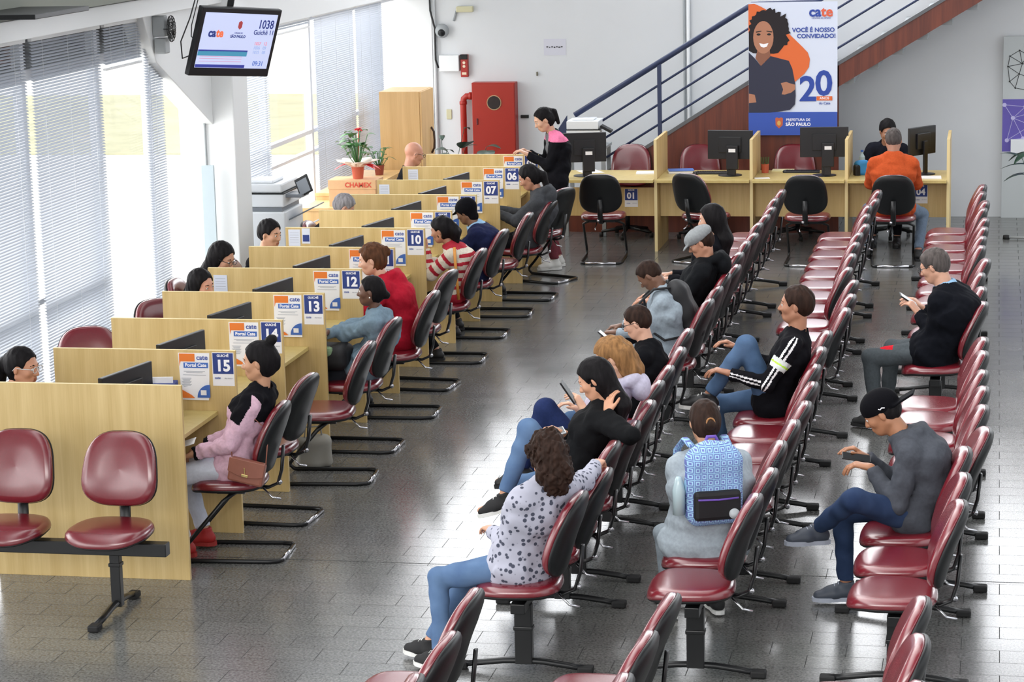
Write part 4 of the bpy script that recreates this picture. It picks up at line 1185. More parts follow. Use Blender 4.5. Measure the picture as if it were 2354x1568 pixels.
P('e', (0.10, 7.25), 180, (0.03, 7.25, 1.00), dict(wl=1.15, head=(-14, 24, 0), lh=(-0.2, 7.1, 0.79), rh=(-0.2, 7.4, 0.79), lf=(-0.05, 7.05, 0.09), rf=(-0.1, 7.4, 0.09)),
  'person in a black cap and navy coat with a pale blue collar at sign 09', skin=(120, 86, 66), top=[cloth('navy_coat', (28, 34, 66)), cloth('pale_blue_collar', (140, 176, 206))], top_paint=lambda C, bi, bt, g: ((C[:, 2] > g.N[2] - 0.035) & (np.linalg.norm(C[:, :2] - g.N[:2], axis=1) < 0.085)).astype(int), topname='coat', legs=cloth('black_trousers', (18, 18, 23)), loose=1.7,
  hair=SHORT, hairmat=hk, cap_=beanie, shoes=black_shoe)
P('f', (0.20, 9.05), 180, (0.24, 9.05, 1.09), dict(female=True, head=(0, 26, 0), lh=(-0.08, 8.95, 0.80), rh=(-0.1, 9.2, 0.78), lf=(-0.1, 8.95, 0.09), rf=(-0.1, 9.2, 0.09)),
  'woman with a black ponytail in a dark grey hoodie looking down at sign 07', skin=(178, 128, 104), top=cloth('charcoal_hoodie', (66, 68, 72)), topname='hoodie', legs=cloth('black_trousers', (18, 18, 23)), loose=1.5, hood=True,
  hair=lambda g: dict(kind='up', th=0.010, ext=[((-0.09, 0, 0.02), (-0.13, 0, -0.04), 0.03, 0.03)], body=[(g.H + g.R @ V3(-0.13, 0, -0.04), g.N + V3(-0.13, 0, -0.15), 0.03, 0.025)]), hairmat=hk, shoes=black_shoe)
def paint_yoke(C, bi, bt, g):
    m = np.zeros(len(C), int)
    q = (np.abs(C[:, 1]) < 0.045) & (C[:, 0] > g.C[0] + 0.03) & (bi == 0)
    m[(C[:, 2] > g.shl[2] - 0.005) & (np.abs(C[:, 1]) > 0.04)] = 1
    m[q] = 2
    return m
P('g', (0.17, 10.70), 205, (0.06, 10.70, 1.44), dict(female=True, hipz=0.86, head=(0, 24, 0), lh=(-0.08, 10.62, 1.12), rh=(-0.09, 10.76, 1.12), lf=(0.17, 10.60, 0.09), rf=(0.17, 10.80, 0.09), h=1.58),
  'standing woman in a black jacket with pink shoulders behind the last counters', skin=(204, 160, 134), top=[cloth('black_sport_jacket', (18, 18, 23)), cloth('pink_shoulder', (226, 122, 160)), cloth('grey_shirt', (108, 110, 114))], top_paint=paint_yoke, topname='jacket',
  legs=cloth('maroon_trousers', (118, 60, 68)), hair=lambda g: dict(kind='up', th=0.009, ext=[((-0.09, 0, 0.06), (-0.135, 0, 0.02), 0.03, 0.03), ((-0.135, 0, 0.02), (-0.13, 0, -0.10), 0.032, 0.02)]), hairmat=hk, shoes=(mat('white_trainer', (222, 222, 218), 0.6), white_sole), handL=dict(curl=45), handR=dict(curl=45), loose=1.3)

# --- staff behind the counters (face +X)
ST_ = dict(vox=0.0075)
P('s1', (-1.24, 0.5), 0, (-1.11, 0.5, 1.085), dict(female=True, head=(-8, 6, 0), lh=(-0.85, 0.62, 0.78), rh=(-0.85, 0.40, 0.78)), 'woman with clear glasses and black ponytail behind the front partition', skin=(190, 136, 108), top=cloth('black_uniform', (20, 20, 25)), legs=cloth('black_trousers', (18, 18, 23)),
  hair=lambda g: dict(kind='up', th=0.009, ext=[((-0.10, 0, 0.03), (-0.15, 0, -0.02), 0.04, 0.045), ((-0.15, 0, -0.02), (-0.17, 0, -0.16), 0.045, 0.04)]), hairmat=hk, shoes=black_shoe, glasses=mat('clear_glasses', (205, 205, 205), 0.25))
P('s2', (-1.06, 3.43), -18, (-0.985, 3.45, 1.075), dict(female=True, head=(-4, 10, 8), lh=(-0.8, 3.6, 0.78), rh=(-0.8, 3.3, 0.78)), 'smiling woman with long black hair behind the partition with sign 13', skin=(206, 150, 126), top=cloth('black_uniform', (20, 20, 25)), legs=cloth('black_trousers', (18, 18, 23)),
  hair=lambda g: dict(kind='long', th=0.013, ears=False, body=chain(g, 0.08, 1.5)), hairmat=hk, shoes=black_shoe, **ST_)
P('s3', (-1.24, 4.42), -8, (-1.16, 4.4, 1.10), dict(female=True, head=(-6, 22, 0), lh=(-0.95, 4.5, 0.78), rh=(-0.95, 4.3, 0.78)), 'woman with glasses and long dark hair behind the partition with sign 12', skin=(190, 142, 116), top=cloth('black_uniform', (20, 20, 25)), legs=cloth('black_trousers', (18, 18, 23)),
  hair=lambda g: dict(kind='long', th=0.013, ears=False, body=chain(g, 0.08, 1.5)), hairmat=hk, glasses=m_mon, shoes=black_shoe, **ST_)
P('s4', (-1.17, 5.4), -14, (-1.09, 5.4, 1.13), dict(head=(-6, 8, 0), lh=(-0.85, 5.5, 0.78), rh=(-0.85, 5.3, 0.78)), 'young man with a faded haircut and black suit behind the partition with sign 11', skin=(196, 148, 120), top=cloth('black_suit', (14, 14, 19)), legs=cloth('black_trousers', (18, 18, 23)), topname='suit_jacket',
  hair=dict(kind='short', th=0.014, n=0.002), hairmat=hk, shoes=black_shoe, **ST_)
P('s5', (-1.10, 7.35), 10, (-1.03, 7.35, 1.06), dict(head=(10, 34, 0), lh=(-0.85, 7.5, 0.78), rh=(-0.85, 7.2, 0.78)), 'grey-haired worker bent low behind the partition with sign 09', skin=(196, 150, 130), top=cloth('black_uniform', (20, 20, 25)), legs=cloth('black_trousers', (18, 18, 23)),
  hair=dict(kind='short', th=0.010, n=0.002), hairmat=hgr, shoes=black_shoe, **ST_)
P('s6', (-1.20, 10.3), 24, (-1.11, 10.3, 1.15), dict(head=(12, 16, 0), lh=(-0.9, 10.4, 0.78), rh=(-0.9, 10.2, 0.78)), 'bald man with dark glasses behind the farthest partitions', skin=(196, 142, 120), top=cloth('black_uniform', (20, 20, 25)), legs=cloth('black_trousers', (18, 18, 23)),
  hair=None, hairmat=hsp, shoes=black_shoe, glasses=m_mon, **ST_)
P('s7', (3.26, 12.66), -90, (3.24, 12.5, 1.14), dict(head=(10, 20, 0), lh=(3.42, 12.3, 0.78), rh=(3.05, 12.3, 0.78)), 'person in a dark sweater and white collar behind back desk 04', skin=(170, 124, 100), top=cloth('dark_navy_sweater', (26, 28, 38)), legs=cloth('black_trousers', (18, 18, 23)), loose=1.4,
  hair=dict(kind='short', th=0.016), hairmat=hk, shoes=black_shoe, **ST_)

# --- people waiting on the benches
dots = mat('grey_leopard_dots', (170, 170, 184), 0.9)
t = dots.node_tree; b_ = t.nodes['Principled BSDF']
co = t.nodes.new('ShaderNodeTexCoord'); vo = t.nodes.new('ShaderNodeTexVoronoi'); vo.inputs['Scale'].default_value = 34
rp = t.nodes.new('ShaderNodeValToRGB'); rp.color_ramp.elements[0].position = 0.30; rp.color_ramp.elements[0].color = s2l((66, 70, 86)) + (1,); rp.color_ramp.elements[1].position = 0.38; rp.color_ramp.elements[1].color = s2l((172, 173, 188)) + (1,)
t.links.new(co.outputs['Object'], vo.inputs['Vector']); t.links.new(vo.outputs['Distance'], rp.inputs[0]); t.links.new(rp.outputs[0], b_.inputs['Base Color'])
light_jeans = cloth('light_blue_jeans', (98, 124, 158), rgb2=(78, 102, 138), scale=8)
mid_jeans = cloth('mid_blue_jeans', (82, 106, 138), rgb2=(60, 82, 112), scale=8)
dark_jeans = cloth('dark_blue_jeans', (36, 48, 88)); deep_jeans = cloth('deep_blue_jeans', (52, 68, 98), rgb2=(36, 50, 78), scale=8)
P('w1', (2.13, -1.28), 152, (2.29, -1.32, 1.055), dict(female=True, wl=1.12, head=(-22, 4, 0), twist=-12, lh=(1.97, -1.20, 0.67), rh=(2.42, -0.74, 0.905), rpole=(-0.6, -0.8, -1.0), lf=(1.74, -1.42, 0.11), rf=(1.64, -1.22, 0.10), h=1.48),
  'woman with frizzy brown hair, dotted grey sweater and light jeans, arm over the next backrest', skin=(200, 150, 122), top=dots, legs=light_jeans, hem=0.012, loose=1.35, fold=0.004, shoes=canvas, vox=0.0055,
  hair=lambda g: dict(kind='curly', th=0.020, n=0.009, f=60, n2=0.006, f2=170, an=(1, 1, 0.8), ears=False, ext=[((-0.07, 0, 0.0), (-0.10, 0, -0.10), 0.085, 0.085, 1.15), ((-0.10, 0.0, -0.10), (-0.10, 0, -0.17), 0.08, 0.05, 1.3)]), hairmat=hdb, handR=dict(curl=55), handL=dict(curl=30))
P('w2', (2.12, 0.30), 182, (2.31, 0.30, 1.09), dict(female=True, head=(0, 26, 4), lh=(2.32, 0.17, 0.95), rh=(2.04, 0.42, 0.78), lpole=(0.7, 0.5, -1.0), lf=(1.76, 0.12, 0.50), rf=(1.80, 0.42, 0.10), lkp=(0.6, 0.05, 1), ftl=(-1, 0, -0.28), h=1.56),
  'woman with long straight black hair and black top, one hand on her neck', skin=(198, 146, 116), top=cloth('black_blouse', (20, 21, 23)), topname='blouse', legs=light_jeans, shoes=canvas, vox=0.0055, sleeve=1.0,
  hair=lambda g: dict(kind='long', th=0.012, n=0.0012, ears=True, body=chain(g, 0.115, 1.9, 0.40, 0.048)), hairmat=hk, handL=dict(curl=30, d=(-0.1, -0.5, 1), n=(-0.6, -0.8, 0)), handR=dict(curl=45))
P('w3', (2.12, 0.84), 180, (2.33, 0.82, 1.11), dict(female=True, head=(6, 20, 0), lh=(2.10, 0.72, 0.85), rh=(2.04, 0.92, 0.80), lf=(1.74, 0.72, 0.50), rf=(1.78, 1.0, 0.10), ftl=(-1, 0, -0.2)),
  'woman with dark blonde hair in a lilac hoodie holding a phone up', skin=(214, 168, 140), top=cloth('lilac_hoodie', (192, 188, 208)), topname='hoodie', hood=True, legs=dark_jeans, shoes=black_shoe, loose=1.3,
  hair=lambda g: dict(kind='long', th=0.016, n=0.004, f=80, ears=True, ext=[((-0.07, 0, 0.0), (-0.09, 0, -0.12), 0.08, 0.07, 1.2), ((-0.09, 0, -0.12), (-0.085, 0, -0.17), 0.065, 0.04, 1.3)]), hairmat=hbl, handL=dict(curl=50, d=(0.5, -0.2, 0.8)), handR=dict(curl=50))
P('w4', (2.12, 2.32), 176, (2.18, 2.36, 1.05), dict(head=(0, 20, 0), wl=1.1, lh=(2.07, 2.24, 0.87), rh=(2.07, 2.42, 0.86), lf=(1.72, 2.2, 0.10), rf=(1.72, 2.5, 0.10), lkp=(1, 0.3, 1.2), hipz=0.53),
  'man with short hair and black glasses in a black shirt looking at a phone', skin=(206, 160, 136), top=cloth('black_shirt', (14, 15, 19)), topname='shirt', sleeve=0.5, legs=mid_jeans, shoes=black_shoe, glasses=m_mon, hair=dict(kind='short', th=0.009), hairmat=hdb, handL=dict(curl=50, d=(0.7, -0.2, 0.5)), handR=dict(curl=50, d=(0.7, 0.2, 0.5)))
P('w5', (2.10, 4.05), 178, (2.01, 4.03, 1.05), dict(head=(0, 44, 0), wl=1.45, lh=(1.80, 3.90, 0.68), rh=(1.80, 4.15, 0.68), lf=(1.72, 3.9, 0.10), rf=(1.72, 4.2, 0.10)),
  'large man bent forward in a pale grey top with a black backpack on', skin=(112, 78, 60), top=cloth('pale_grey_jersey', (146, 158, 168)), legs=cloth('grey_sweatpants', (130, 140, 148)), shoes=black_shoe, hair=dict(kind='short', th=0.005), hairmat=hdb, loose=1.5, fold=0.006, handL=dict(curl=45), handR=dict(curl=45))
def flatcap(e_, g, T):
    v = Vol(g.H - 0.2, g.H + 0.22, 0.006); s = g.s
    v.put(ell(T((-0.005, 0, 0.055)), V3(0.122, 0.100, 0.068) * s, g.R @ rotm(0, 8, 0)), 0.01)
    v.put(rbox(T((0.105, 0, 0.018)), V3(0.045, 0.070, 0.006) * s, 0.005, g.R @ rotm(0, 24, 0)), 0.015)
    v.put(ell(T((0.0, 0, -0.02)), V3(0.095, 0.078, 0.06) * s, g.R), 0.006, 'sub')
    Pm, Fm = v.mesh(); to_obj('flat_cap', Pm, Fm, cloth('grey_cap_wool', (138, 142, 144)), e_)
P('w6', (2.12, 5.15), 180, (2.27, 5.15, 1.10), dict(head=(4, 26, 0), lh=(1.88, 5.02, 0.70), rh=(1.88, 5.28, 0.70)),
  'man in a grey flat cap and black hoodie', skin=(186, 134, 108), top=cloth('black_hoodie', (20, 22, 25)), topname='hoodie', hood=True, legs=cloth('black_trousers', (18, 18, 23)), shoes=black_shoe, hair=dict(kind='short', th=0.006), hairmat=hdb, cap_=flatcap, loose=1.5)
P('w7', (2.12, 6.10), 178, (2.20, 6.10, 1.15), dict(female=True, head=(0, 8, 0), lh=(1.88, 5.98, 0.70), rh=(1.88, 6.22, 0.70)),
  'woman with long black hair and a dark coat behind the man in the flat cap', skin=(196, 150, 126), top=cloth('black_coat', (14, 15, 21)), topname='coat', legs=cloth('black_trousers', (18, 18, 23)), shoes=black_shoe, loose=1.4,
  hair=lambda g: dict(kind='long', th=0.013, n=0.001, ears=False, body=chain(g, 0.10, 1.5, 0.36)), hairmat=hk)
P('w8', (2.95, -0.70), 112, (2.98, -0.66, 1.12), dict(female=True, wl=1.3, head=(0, 12, 0), lh=(2.80, -0.42, 0.72), rh=(2.98, -0.34, 0.72), lf=(2.72, -0.36, 0.09), rf=(2.95, -0.26, 0.09)),
  'person with a tied-up bun in a grey hoodie, blue patterned backpack on the back', skin=(186, 140, 112), top=cloth('heather_grey_hoodie', (152, 162, 170)), topname='hoodie', hood=True, legs=cloth('heather_grey_trousers', (138, 148, 156)), shoes=canvas, loose=1.5, hem=0.025, vox=0.0055,
  hair=dict(kind='up', th=0.010, n=0.0015, ext=[((-0.10, 0, -0.005), (-0.125, 0, -0.02), 0.036, 0.032)], tie=(-0.135, 0, -0.005)), hairmat=hdb)
def paint_track(C, bi, bt, g):
    m = np.zeros(len(C), int)
    for k, (sh, el, wr) in ((1, (g.shl, g.el, g.wrl)), (3, (g.shr, g.er, g.wrr))):
        for b, (p, q) in ((k, (sh, el)), (k + 1, (el, wr))):
            ax = unit(q - p); out = unit(g.sidev * (1 if k == 1 else -1)); out = unit(out - ax * (out @ ax)); tt = np.cross(ax, out)
            r = C - p; ang = np.degrees(np.arctan2(r @ tt, r @ out))
            sel = (bi == b) & (((ang > -22) & (ang < -8)) | ((ang > 8) & (ang < 22)))
            m[sel] = 1
        m[(bi == k) & (bt > 0.36) & (bt < 0.60)] = 2 if k == 1 else 0
        m[(bi == k) & (bt > 0.46) & (bt < 0.50)] = 3 if k == 1 else 0
    m[(bi == 0) & (bt > 0.97)] = 0
    return m
P('w9', (3.00, 2.40), 176, (3.15, 2.40, 1.155), dict(head=(4, -2, 0), lh=(2.76, 2.20, 0.76), rh=(2.78, 2.50, 0.86), lf=(2.62, 2.28, 0.60), rf=(2.70, 2.52, 0.10), lkp=(0.5, 0.1, 1), ftl=(-1, 0, 0.05), h=1.62, lpole=(-0.6, 0.3, -1)),
  'man with a moustache in a black track jacket, white stripes and neon armband', skin=(168, 118, 92), top=[cloth('black_track_jacket', (16, 16, 21)), cloth('white_stripe', (226, 226, 228)), cloth('white_band', (210, 216, 214)), cloth('neon_band', (178, 220, 74))], top_paint=paint_track, topname='track_jacket', legs=mid_jeans,
  shoes=(black_shoe[0], white_sole), hair=dict(kind='short', th=0.012, n=0.002), hairmat=hdb, moustache=True, handL=dict(curl=40), handR=dict(curl=50), vox=0.0055)
def backcap(e_, g, T):
    v = Vol(g.H - 0.24, g.H + 0.24, 0.005); s = g.s
    v.put(ell(T((-0.012, 0, 0.040)), V3(0.112, 0.090, 0.092) * s, g.R), 0.01)
    v.put(ell(T((0.03, 0, -0.058)), V3(0.16, 0.12, 0.080) * s, g.R @ rotm(0, 6, 0)), 0.008, 'sub')
    v.put(rbox(T((-0.150, 0, 0.012)), V3(0.065, 0.072, 0.006) * s, 0.004, g.R @ rotm(0, 4, 0)), 0.015)
    Pm, Fm = v.mesh(); o = to_obj('cap', Pm, Fm, cloth('black_cap_cloth', (8, 8, 13)), e_)
    b = MB(); c = T((-0.03, 0.089, 0.028)); b.tube([T((-0.045, 0.0925, 0.026)), T((-0.03, 0.0945, 0.034)), T((-0.018, 0.0945, 0.028)), T((-0.01, 0.094, 0.036))], 0.003, 5); b.build('cap_emblem', m_txtw, e_, smooth=True)
P('w10', (3.95, -0.17), 174, (3.79, -0.17, 1.06), dict(head=(4, 30, 0), lh=(3.74, -0.27, 0.80), rh=(3.70, -0.05, 0.80), lf=(3.47, -0.24, 0.47), rf=(3.60, 0.00, 0.10), lkp=(0.5, 0.9, 0.55), ftl=(-0.9, -0.45, 0.05), ftr=(-1, -0.2, 0)),
  'man with a backwards black cap and dark grey hoodie, legs crossed', skin=(162, 112, 82), top=cloth('dark_grey_hoodie', (70, 73, 80)), topname='hoodie', hood=True, legs=deep_jeans, shoes=(mat('grey_trainer', (66, 72, 84), 0.5), mat('pale_grey_sole', (176, 182, 196), 0.5)),
  hair=dict(kind='short', th=0.005), hairmat=hk, cap_=backcap, loose=1.5, handL=dict(curl=45, d=(1, -0.1, 0.15)), handR=dict(curl=55), vox=0.0055)
def paint_patch(C, bi, bt, g):
    m = np.zeros(len(C), int); m[(bi == 0) & (bt > 0.60) & (bt < 0.82) & (C[:, 2] > (g.hl + (g.kl - g.hl) * 0.7)[2] + 0.052)] = 1
    return m
P('w11', (3.96, 4.09), 158, (3.94, 4.09, 1.11), dict(head=(6, 20, 0), wl=1.3, lh=(3.84, 4.12, 0.80), rh=(3.86, 4.30, 0.80), lf=(3.56, 4.05, 0.10), rf=(3.62, 4.4, 0.10), h=1.62, hipz=0.55),
  'man with glasses in a black sweater holding a phone, right column', skin=(196, 148, 124), top=[cloth('black_sweater', (12, 14, 21)), MATS['pale_blue_collar']], top_paint=lambda C, bi, bt, g: ((C[:, 2] > g.N[2] - 0.03) & (np.linalg.norm(C[:, :2] - g.N[:2], axis=1) < 0.080)).astype(int), legs=[cloth('charcoal_trousers', (74, 80, 84)), cloth('red_patch', (190, 30, 44))], leg_paint=paint_patch, shoes=black_shoe, glasses=m_mon,
  hair=dict(kind='short', th=0.010, n=0.002), hairmat=hsp, loose=1.5, handL=dict(curl=45, d=(0.6, -0.1, 0.6)), handR=dict(curl=45, d=(0.6, 0.1, 0.6)))
P('w12', (3.38, 11.22), 90, (3.35, 11.3, 1.20), dict(head=(4, 22, 0), wl=1.2, lh=(3.2, 11.62, 0.79), rh=(3.55, 11.62, 0.79), lf=(3.12, 11.45, 0.09), rf=(3.62, 11.35, 0.09), h=1.62),
  'man in an orange sweater with his back to the camera at back desk 04', skin=(160, 112, 90), top=cloth('orange_fleece', (180, 78, 40)), legs=cloth('faded_jeans', (104, 118, 136)), shoes=black_shoe, hair=dict(kind='short', th=0.007), hairmat=hsp, loose=1.6, hood=False,
  top_fn=lambda v, g, T: v.put(cap(g.N + V3(-0.02, 0.05, 0.0), g.N + V3(-0.02, -0.05, 0.0), 0.055, 0.055), 0.02))

# ================================================================ things carried
def phone(loc, R, label, w=0.072, l=0.148):
    e_ = empty('phone', loc, 0, label, 'phone'); e_.rotation_euler = R
    b = MB(); b.box((0, 0, 0), (l, w, 0.009)); b.build('body', m_mon, e_, bevel=0.003)
    b = MB(); b.box((0, 0, 0.0049), (l - 0.012, w - 0.008, 0.0005)); b.build('screen', m_screen, e_)
    return e_
phone((2.02, 0.69, 0.955), (0.2, 1.0, 0.2), 'phone held upright by the woman in the lilac hoodie')
phone((1.98, 0.38, 0.79), (0.3, -0.2, 0.4), 'pale phone over a clutch on the lap of the woman with long black hair').children[0].data.materials[0] = m_prn
phone((1.99, 2.31, 0.945), (0.0, 0.7, 0.0), 'phone held by the man with black glasses and black shirt')
phone((3.66, -0.16, 0.825), (0.25, 0.15, 0.1), 'phone held by the man in the backwards cap')
phone((3.77, 4.20, 0.875), (0.3, 0.6, 0.4), 'phone held by the man in the black sweater')
# clutch bag on lap
e_ = empty('clutch_bag', (2.02, 0.30, 0.735), 0.3, 'dark clutch bag with silver trim on the lap of the woman with long black hair', 'bag')
b = MB(); b.box((0, 0, 0), (0.22, 0.13, 0.05)); b.build('body', mat('clutch_black', (30, 30, 36), 0.35), e_, bevel=0.016)
b = MB(); b.tube([(-0.11, -0.02, 0.03), (0, -0.03, 0.034), (0.11, -0.02, 0.03)], 0.005, 6); b.build('zip', m_chrome, e_, smooth=True)
# brown handbag
e_ = empty('handbag', (0.235, 0.33, 0.475), 0.0, 'small brown leather handbag with a gold clasp on the chair seat beside the pink jacket', 'handbag'); e_.rotation_euler = (0, math.radians(12), 0)
mbag = mat('brown_leather', (142, 88, 72), 0.45, var=0.06)
b = MB(); b.box((0, 0, 0.07), (0.205, 0.06, 0.135)); b.build('body', mbag, e_, bevel=0.014)
b = MB(); b.prism([(-0.104, 0.142), (0.104, 0.142), (0.104, 0.062), (0.06, 0.05), (0.0, 0.038), (-0.06, 0.05), (-0.104, 0.062)], -0.038, -0.031, 'y'); b.build('flap', mbag, e_, bevel=0.003)
b = MB(); b.box((0.0, -0.041, 0.055), (0.04, 0.006, 0.016)); b.tube([(-0.01, -0.04, 0.10), (0.0, -0.04, 0.065)], 0.004, 6); b.build('clasp', mat('gold', (214, 190, 130), 0.25, metal=1.0), e_, bevel=0.002)
b = MB(); b.tube([(-0.10, -0.0, 0.135), (-0.13, 0.03, 0.22), (-0.02, 0.06, 0.36), (0.06, 0.09, 0.30), (0.10, 0.0, 0.135)], 0.004, 6); b.build('strap', mbag, e_, smooth=True)
# paper in the hands of the woman at 15
e_ = MB(); e_.box((0, 0, 0), (0.12, 0.09, 0.002)); o = e_.build('paper_slip', m_paper, bevel=0); o.location = (-0.15, 0.46, 0.665); o.rotation_euler = (0.2, -0.3, 0.1); tag(o, 'folded white paper in the hands of the woman in the pink jacket', 'paper')
# backpack builder: local +x = away from the back
def backpack(loc, yaw, sz, mats, label, pocket=True, tilt=0.0):
    e_ = empty('backpack', loc, yaw, label, 'backpack'); e_.rotation_euler = (0, tilt, yaw)
    w, d, h = sz
    v = Vol((-d, -w, -0.05), (d + 0.05, w, h + 0.06), 0.007)
    v.put(rbox((0, 0, h * 0.45), V3(d * 0.5, w * 0.5, h * 0.45), d * 0.42), 0.02)
    v.put(ell((0, 0, h * 0.82), V3(d * 0.50, w * 0.44, h * 0.20)), 0.05)
    v.noise(0.003, 40, 4)
    Pm, Fm = v.mesh(); to_obj('bag_body', Pm, Fm, mats[0], e_)
    if pocket:
        b = MB(); b.box((d * 0.5, 0, h * 0.27), (0.05, w * 0.84, h * 0.36)); po = b.build('front_pocket', mats[1], e_, bevel=0.02)
        b = MB(); b.tube([(d * 0.5 + 0.026, -w * 0.36, h * 0.36), (d * 0.5 + 0.028, 0, h * 0.35), (d * 0.5 + 0.026, w * 0.36, h * 0.36)], 0.005, 6); b.build('zip', mats[2], po, smooth=True)
        b = MB(); b.lathe([(0, 0.022), (0.026, 0.022), (0.026, 0.030), (0.0, 0.031)], (d * 0.5, w * 0.28, h * 0.17), 20, ax='x'); b.build('round_badge', mat('badge_grey', (170, 176, 180), 0.5), po, smooth=True)
    b = MB(); b.tube([(-d * 0.2, -0.035, h * 0.97), (-d * 0.25, -0.02, h * 1.05), (-d * 0.25, 0.02, h * 1.05), (-d * 0.2, 0.035, h * 0.97)], 0.009, 6); b.build('grab_handle', mats[2], e_, smooth=True)
    return e_
pat = mat('blue_square_pattern', (120, 160, 200), 0.8)
t = pat.node_tree; b_ = t.nodes['Principled BSDF']
co = t.nodes.new('ShaderNodeTexCoord'); sx_ = t.nodes.new('ShaderNodeSeparateXYZ')
t.links.new(co.outputs['Object'], sx_.inputs[0])
def fold_axis(out):
    a = t.nodes.new('ShaderNodeMath'); a.operation = 'PINGPONG'; a.inputs[1].default_value = 0.016; t.links.new(sx_.outputs[out], a.inputs[0]); return a
ay, az = fold_axis('Y'), fold_axis('Z')
mxn = t.nodes.new('ShaderNodeMath'); mxn.operation = 'MAXIMUM'; t.links.new(ay.outputs[0], mxn.inputs[0]); t.links.new(az.outputs[0], mxn.inputs[1])
rp = t.nodes.new('ShaderNodeValToRGB'); rp.color_ramp.interpolation = 'CONSTANT'
el_ = rp.color_ramp.elements; el_[0].position = 0; el_[0].color = s2l((104, 112, 176)) + (1,); el_[1].position = 0.32; el_[1].color = s2l((156, 196, 222)) + (1,)
for p_, c_ in ((0.62, (92, 104, 168)), (0.85, (142, 184, 214))):
    q_ = el_.new(p_); q_.color = s2l(c_) + (1,)
sc = t.nodes.new('ShaderNodeMath'); sc.operation = 'MULTIPLY'; sc.inputs[1].default_value = 62; t.links.new(mxn.outputs[0], sc.inputs[0]); t.links.new(sc.outputs[0], rp.inputs[0]); t.links.new(rp.outputs[0], b_.inputs['Base Color'])
bpk = backpack((3.01, -0.90, 0.655), math.radians(-68), (0.28, 0.13, 0.41), [pat, mat('black_nylon', (12, 12, 17), 0.7), mat('purple_webbing', (98, 70, 160), 0.7)], 'pale blue square-patterned backpack with a black pocket on the person in grey', tilt=0.0)
b = MB()
for q in (-0.09, 0.09): b.tube([(-0.06, q, 0.38), (-0.16, q * 1.1, 0.40), (-0.24, q * 1.3, 0.33), (-0.24, q * 1.4, 0.18)], 0.017, 6, flat=(1.3, 0.4))
b.build('shoulder_straps', pat, bpk, smooth=True)
b = MB(); b.lathe([(0, 0), (0.03, 0), (0.032, 0.12), (0.02, 0.17), (0.012, 0.19), (0, 0.19)], (0.0, -0.175, 0.06), 14); b.build('bottle', mat('clear_bottle', (170, 190, 196), 0.15), bpk, smooth=True)
bk2 = backpack((2.36, 4.03, 0.64), math.radians(2), (0.28, 0.13, 0.42), [mat('black_nylon', (12, 12, 17), 0.7), m_shell, m_shell], 'black backpack on the large man in pale grey', pocket=False, tilt=math.radians(-26))
b = MB()
for q in (-0.13, 0.13): b.tube([(-0.02, q * 0.8, 0.40), (-0.12, q, 0.44), (-0.25, q, 0.40), (-0.30, q, 0.25), (-0.20, q * 1.5, 0.10), (-0.06, q * 1.2, 0.06)], 0.020, 6, flat=(1.2, 0.45))
b.build('shoulder_straps', MATS['black_nylon'], bk2, smooth=True)
# dark bag on the lap of the woman in the coat
e_ = empty('lap_bag', (-0.02, 3.14, 0.64), 0.0, 'dark backpack with a green panel on the lap of the woman in the grey-blue coat', 'bag')
v = Vol((-0.2, -0.2, -0.15), (0.2, 0.2, 0.2), 0.008); v.put(rbox((0, 0, 0), V3(0.13, 0.13, 0.08), 0.06), 0.02); v.noise(0.006, 30, 2); Pm, Fm = v.mesh(); to_obj('bag_body', Pm, Fm, MATS['black_nylon'], e_)
b = MB(); b.box((-0.03, -0.10, 0.045), (0.14, 0.07, 0.07)); b.build('green_panel', mat('sage_green_cloth', (120, 146, 112), 0.8), e_, bevel=0.025)
# orange strap on the striped sweater
b = MB(); b.tube([(0.20, 6.03, 0.93), (0.215, 5.985, 0.80), (0.225, 5.98, 0.66), (0.23, 6.0, 0.52)], 0.012, 6, flat=(1, 0.4)); o = b.build('bag_strap', mat('orange_strap', (206, 140, 62), 0.6), smooth=True); tag(o, 'orange shoulder strap across the striped sweater', 'strap')
# ================================================================ things on and against the far walls
def flat(parent, name, poly, y0, y1, m, ax='y'):
    b = MB(); b.prism(poly, y0, y1, ax); return b.build(name, m, parent)
# fire hose cabinet with its pipe
e_ = empty('fire_hose_cabinet', (-1.135, 14.27, 0.5), 0, 'red steel fire hose cabinet with round window on the far wall', 'fire cabinet')
b = MB(); b.b2((-0.245, -0.07, 0), (0.245, 0.095, 1.0)); b.build('body', m_hydr, e_, bevel=0.006)
b = MB(); b.b2((-0.238, -0.085, 0.01), (0.238, -0.0705, 0.985)); d = b.build('door', m_hydr, e_, bevel=0.003)
b = MB(); b.lathe([(0.0, -0.0865), (0.073, -0.0865), (0.073, -0.092), (0.083, -0.092), (0.083, -0.0855), (0.0, -0.0855)], (0.01, 0, 0.78), 28, 0, 'y'); b.build('window_ring', m_chrome, d, smooth=False)
b = MB(); b.lathe([(0.0, -0.0925), (0.074, -0.0925), (0.074, -0.087), (0, -0.087)], (0.01, 0, 0.78), 28, 0, 'y'); b.build('round_window', m_dark, d)
b = MB(); b.box((-0.185, -0.09, 0.57), (0.018, 0.012, 0.07)); b.build('latch', m_redd, d, bevel=0.004)
b = MB()
for q in range(4): b.box((0.01, -0.087, 0.32 - q * 0.022), (0.09, 0.006, 0.007))
b.build('louvre', m_hydr, d)
b = MB(); b.tube([(-1.50, 14.30, 0.0), (-1.50, 14.30, 1.27), (-1.492, 14.30, 1.315), (-1.465, 14.30, 1.34), (-1.37, 14.30, 1.345)], 0.036, 14); b.tube([(-1.50, 14.30, 1.25), (-1.50, 14.30, 1.285)], 0.043, 14); b.tube([(-1.43, 14.30, 1.345), (-1.40, 14.30, 1.345)], 0.043, 14)
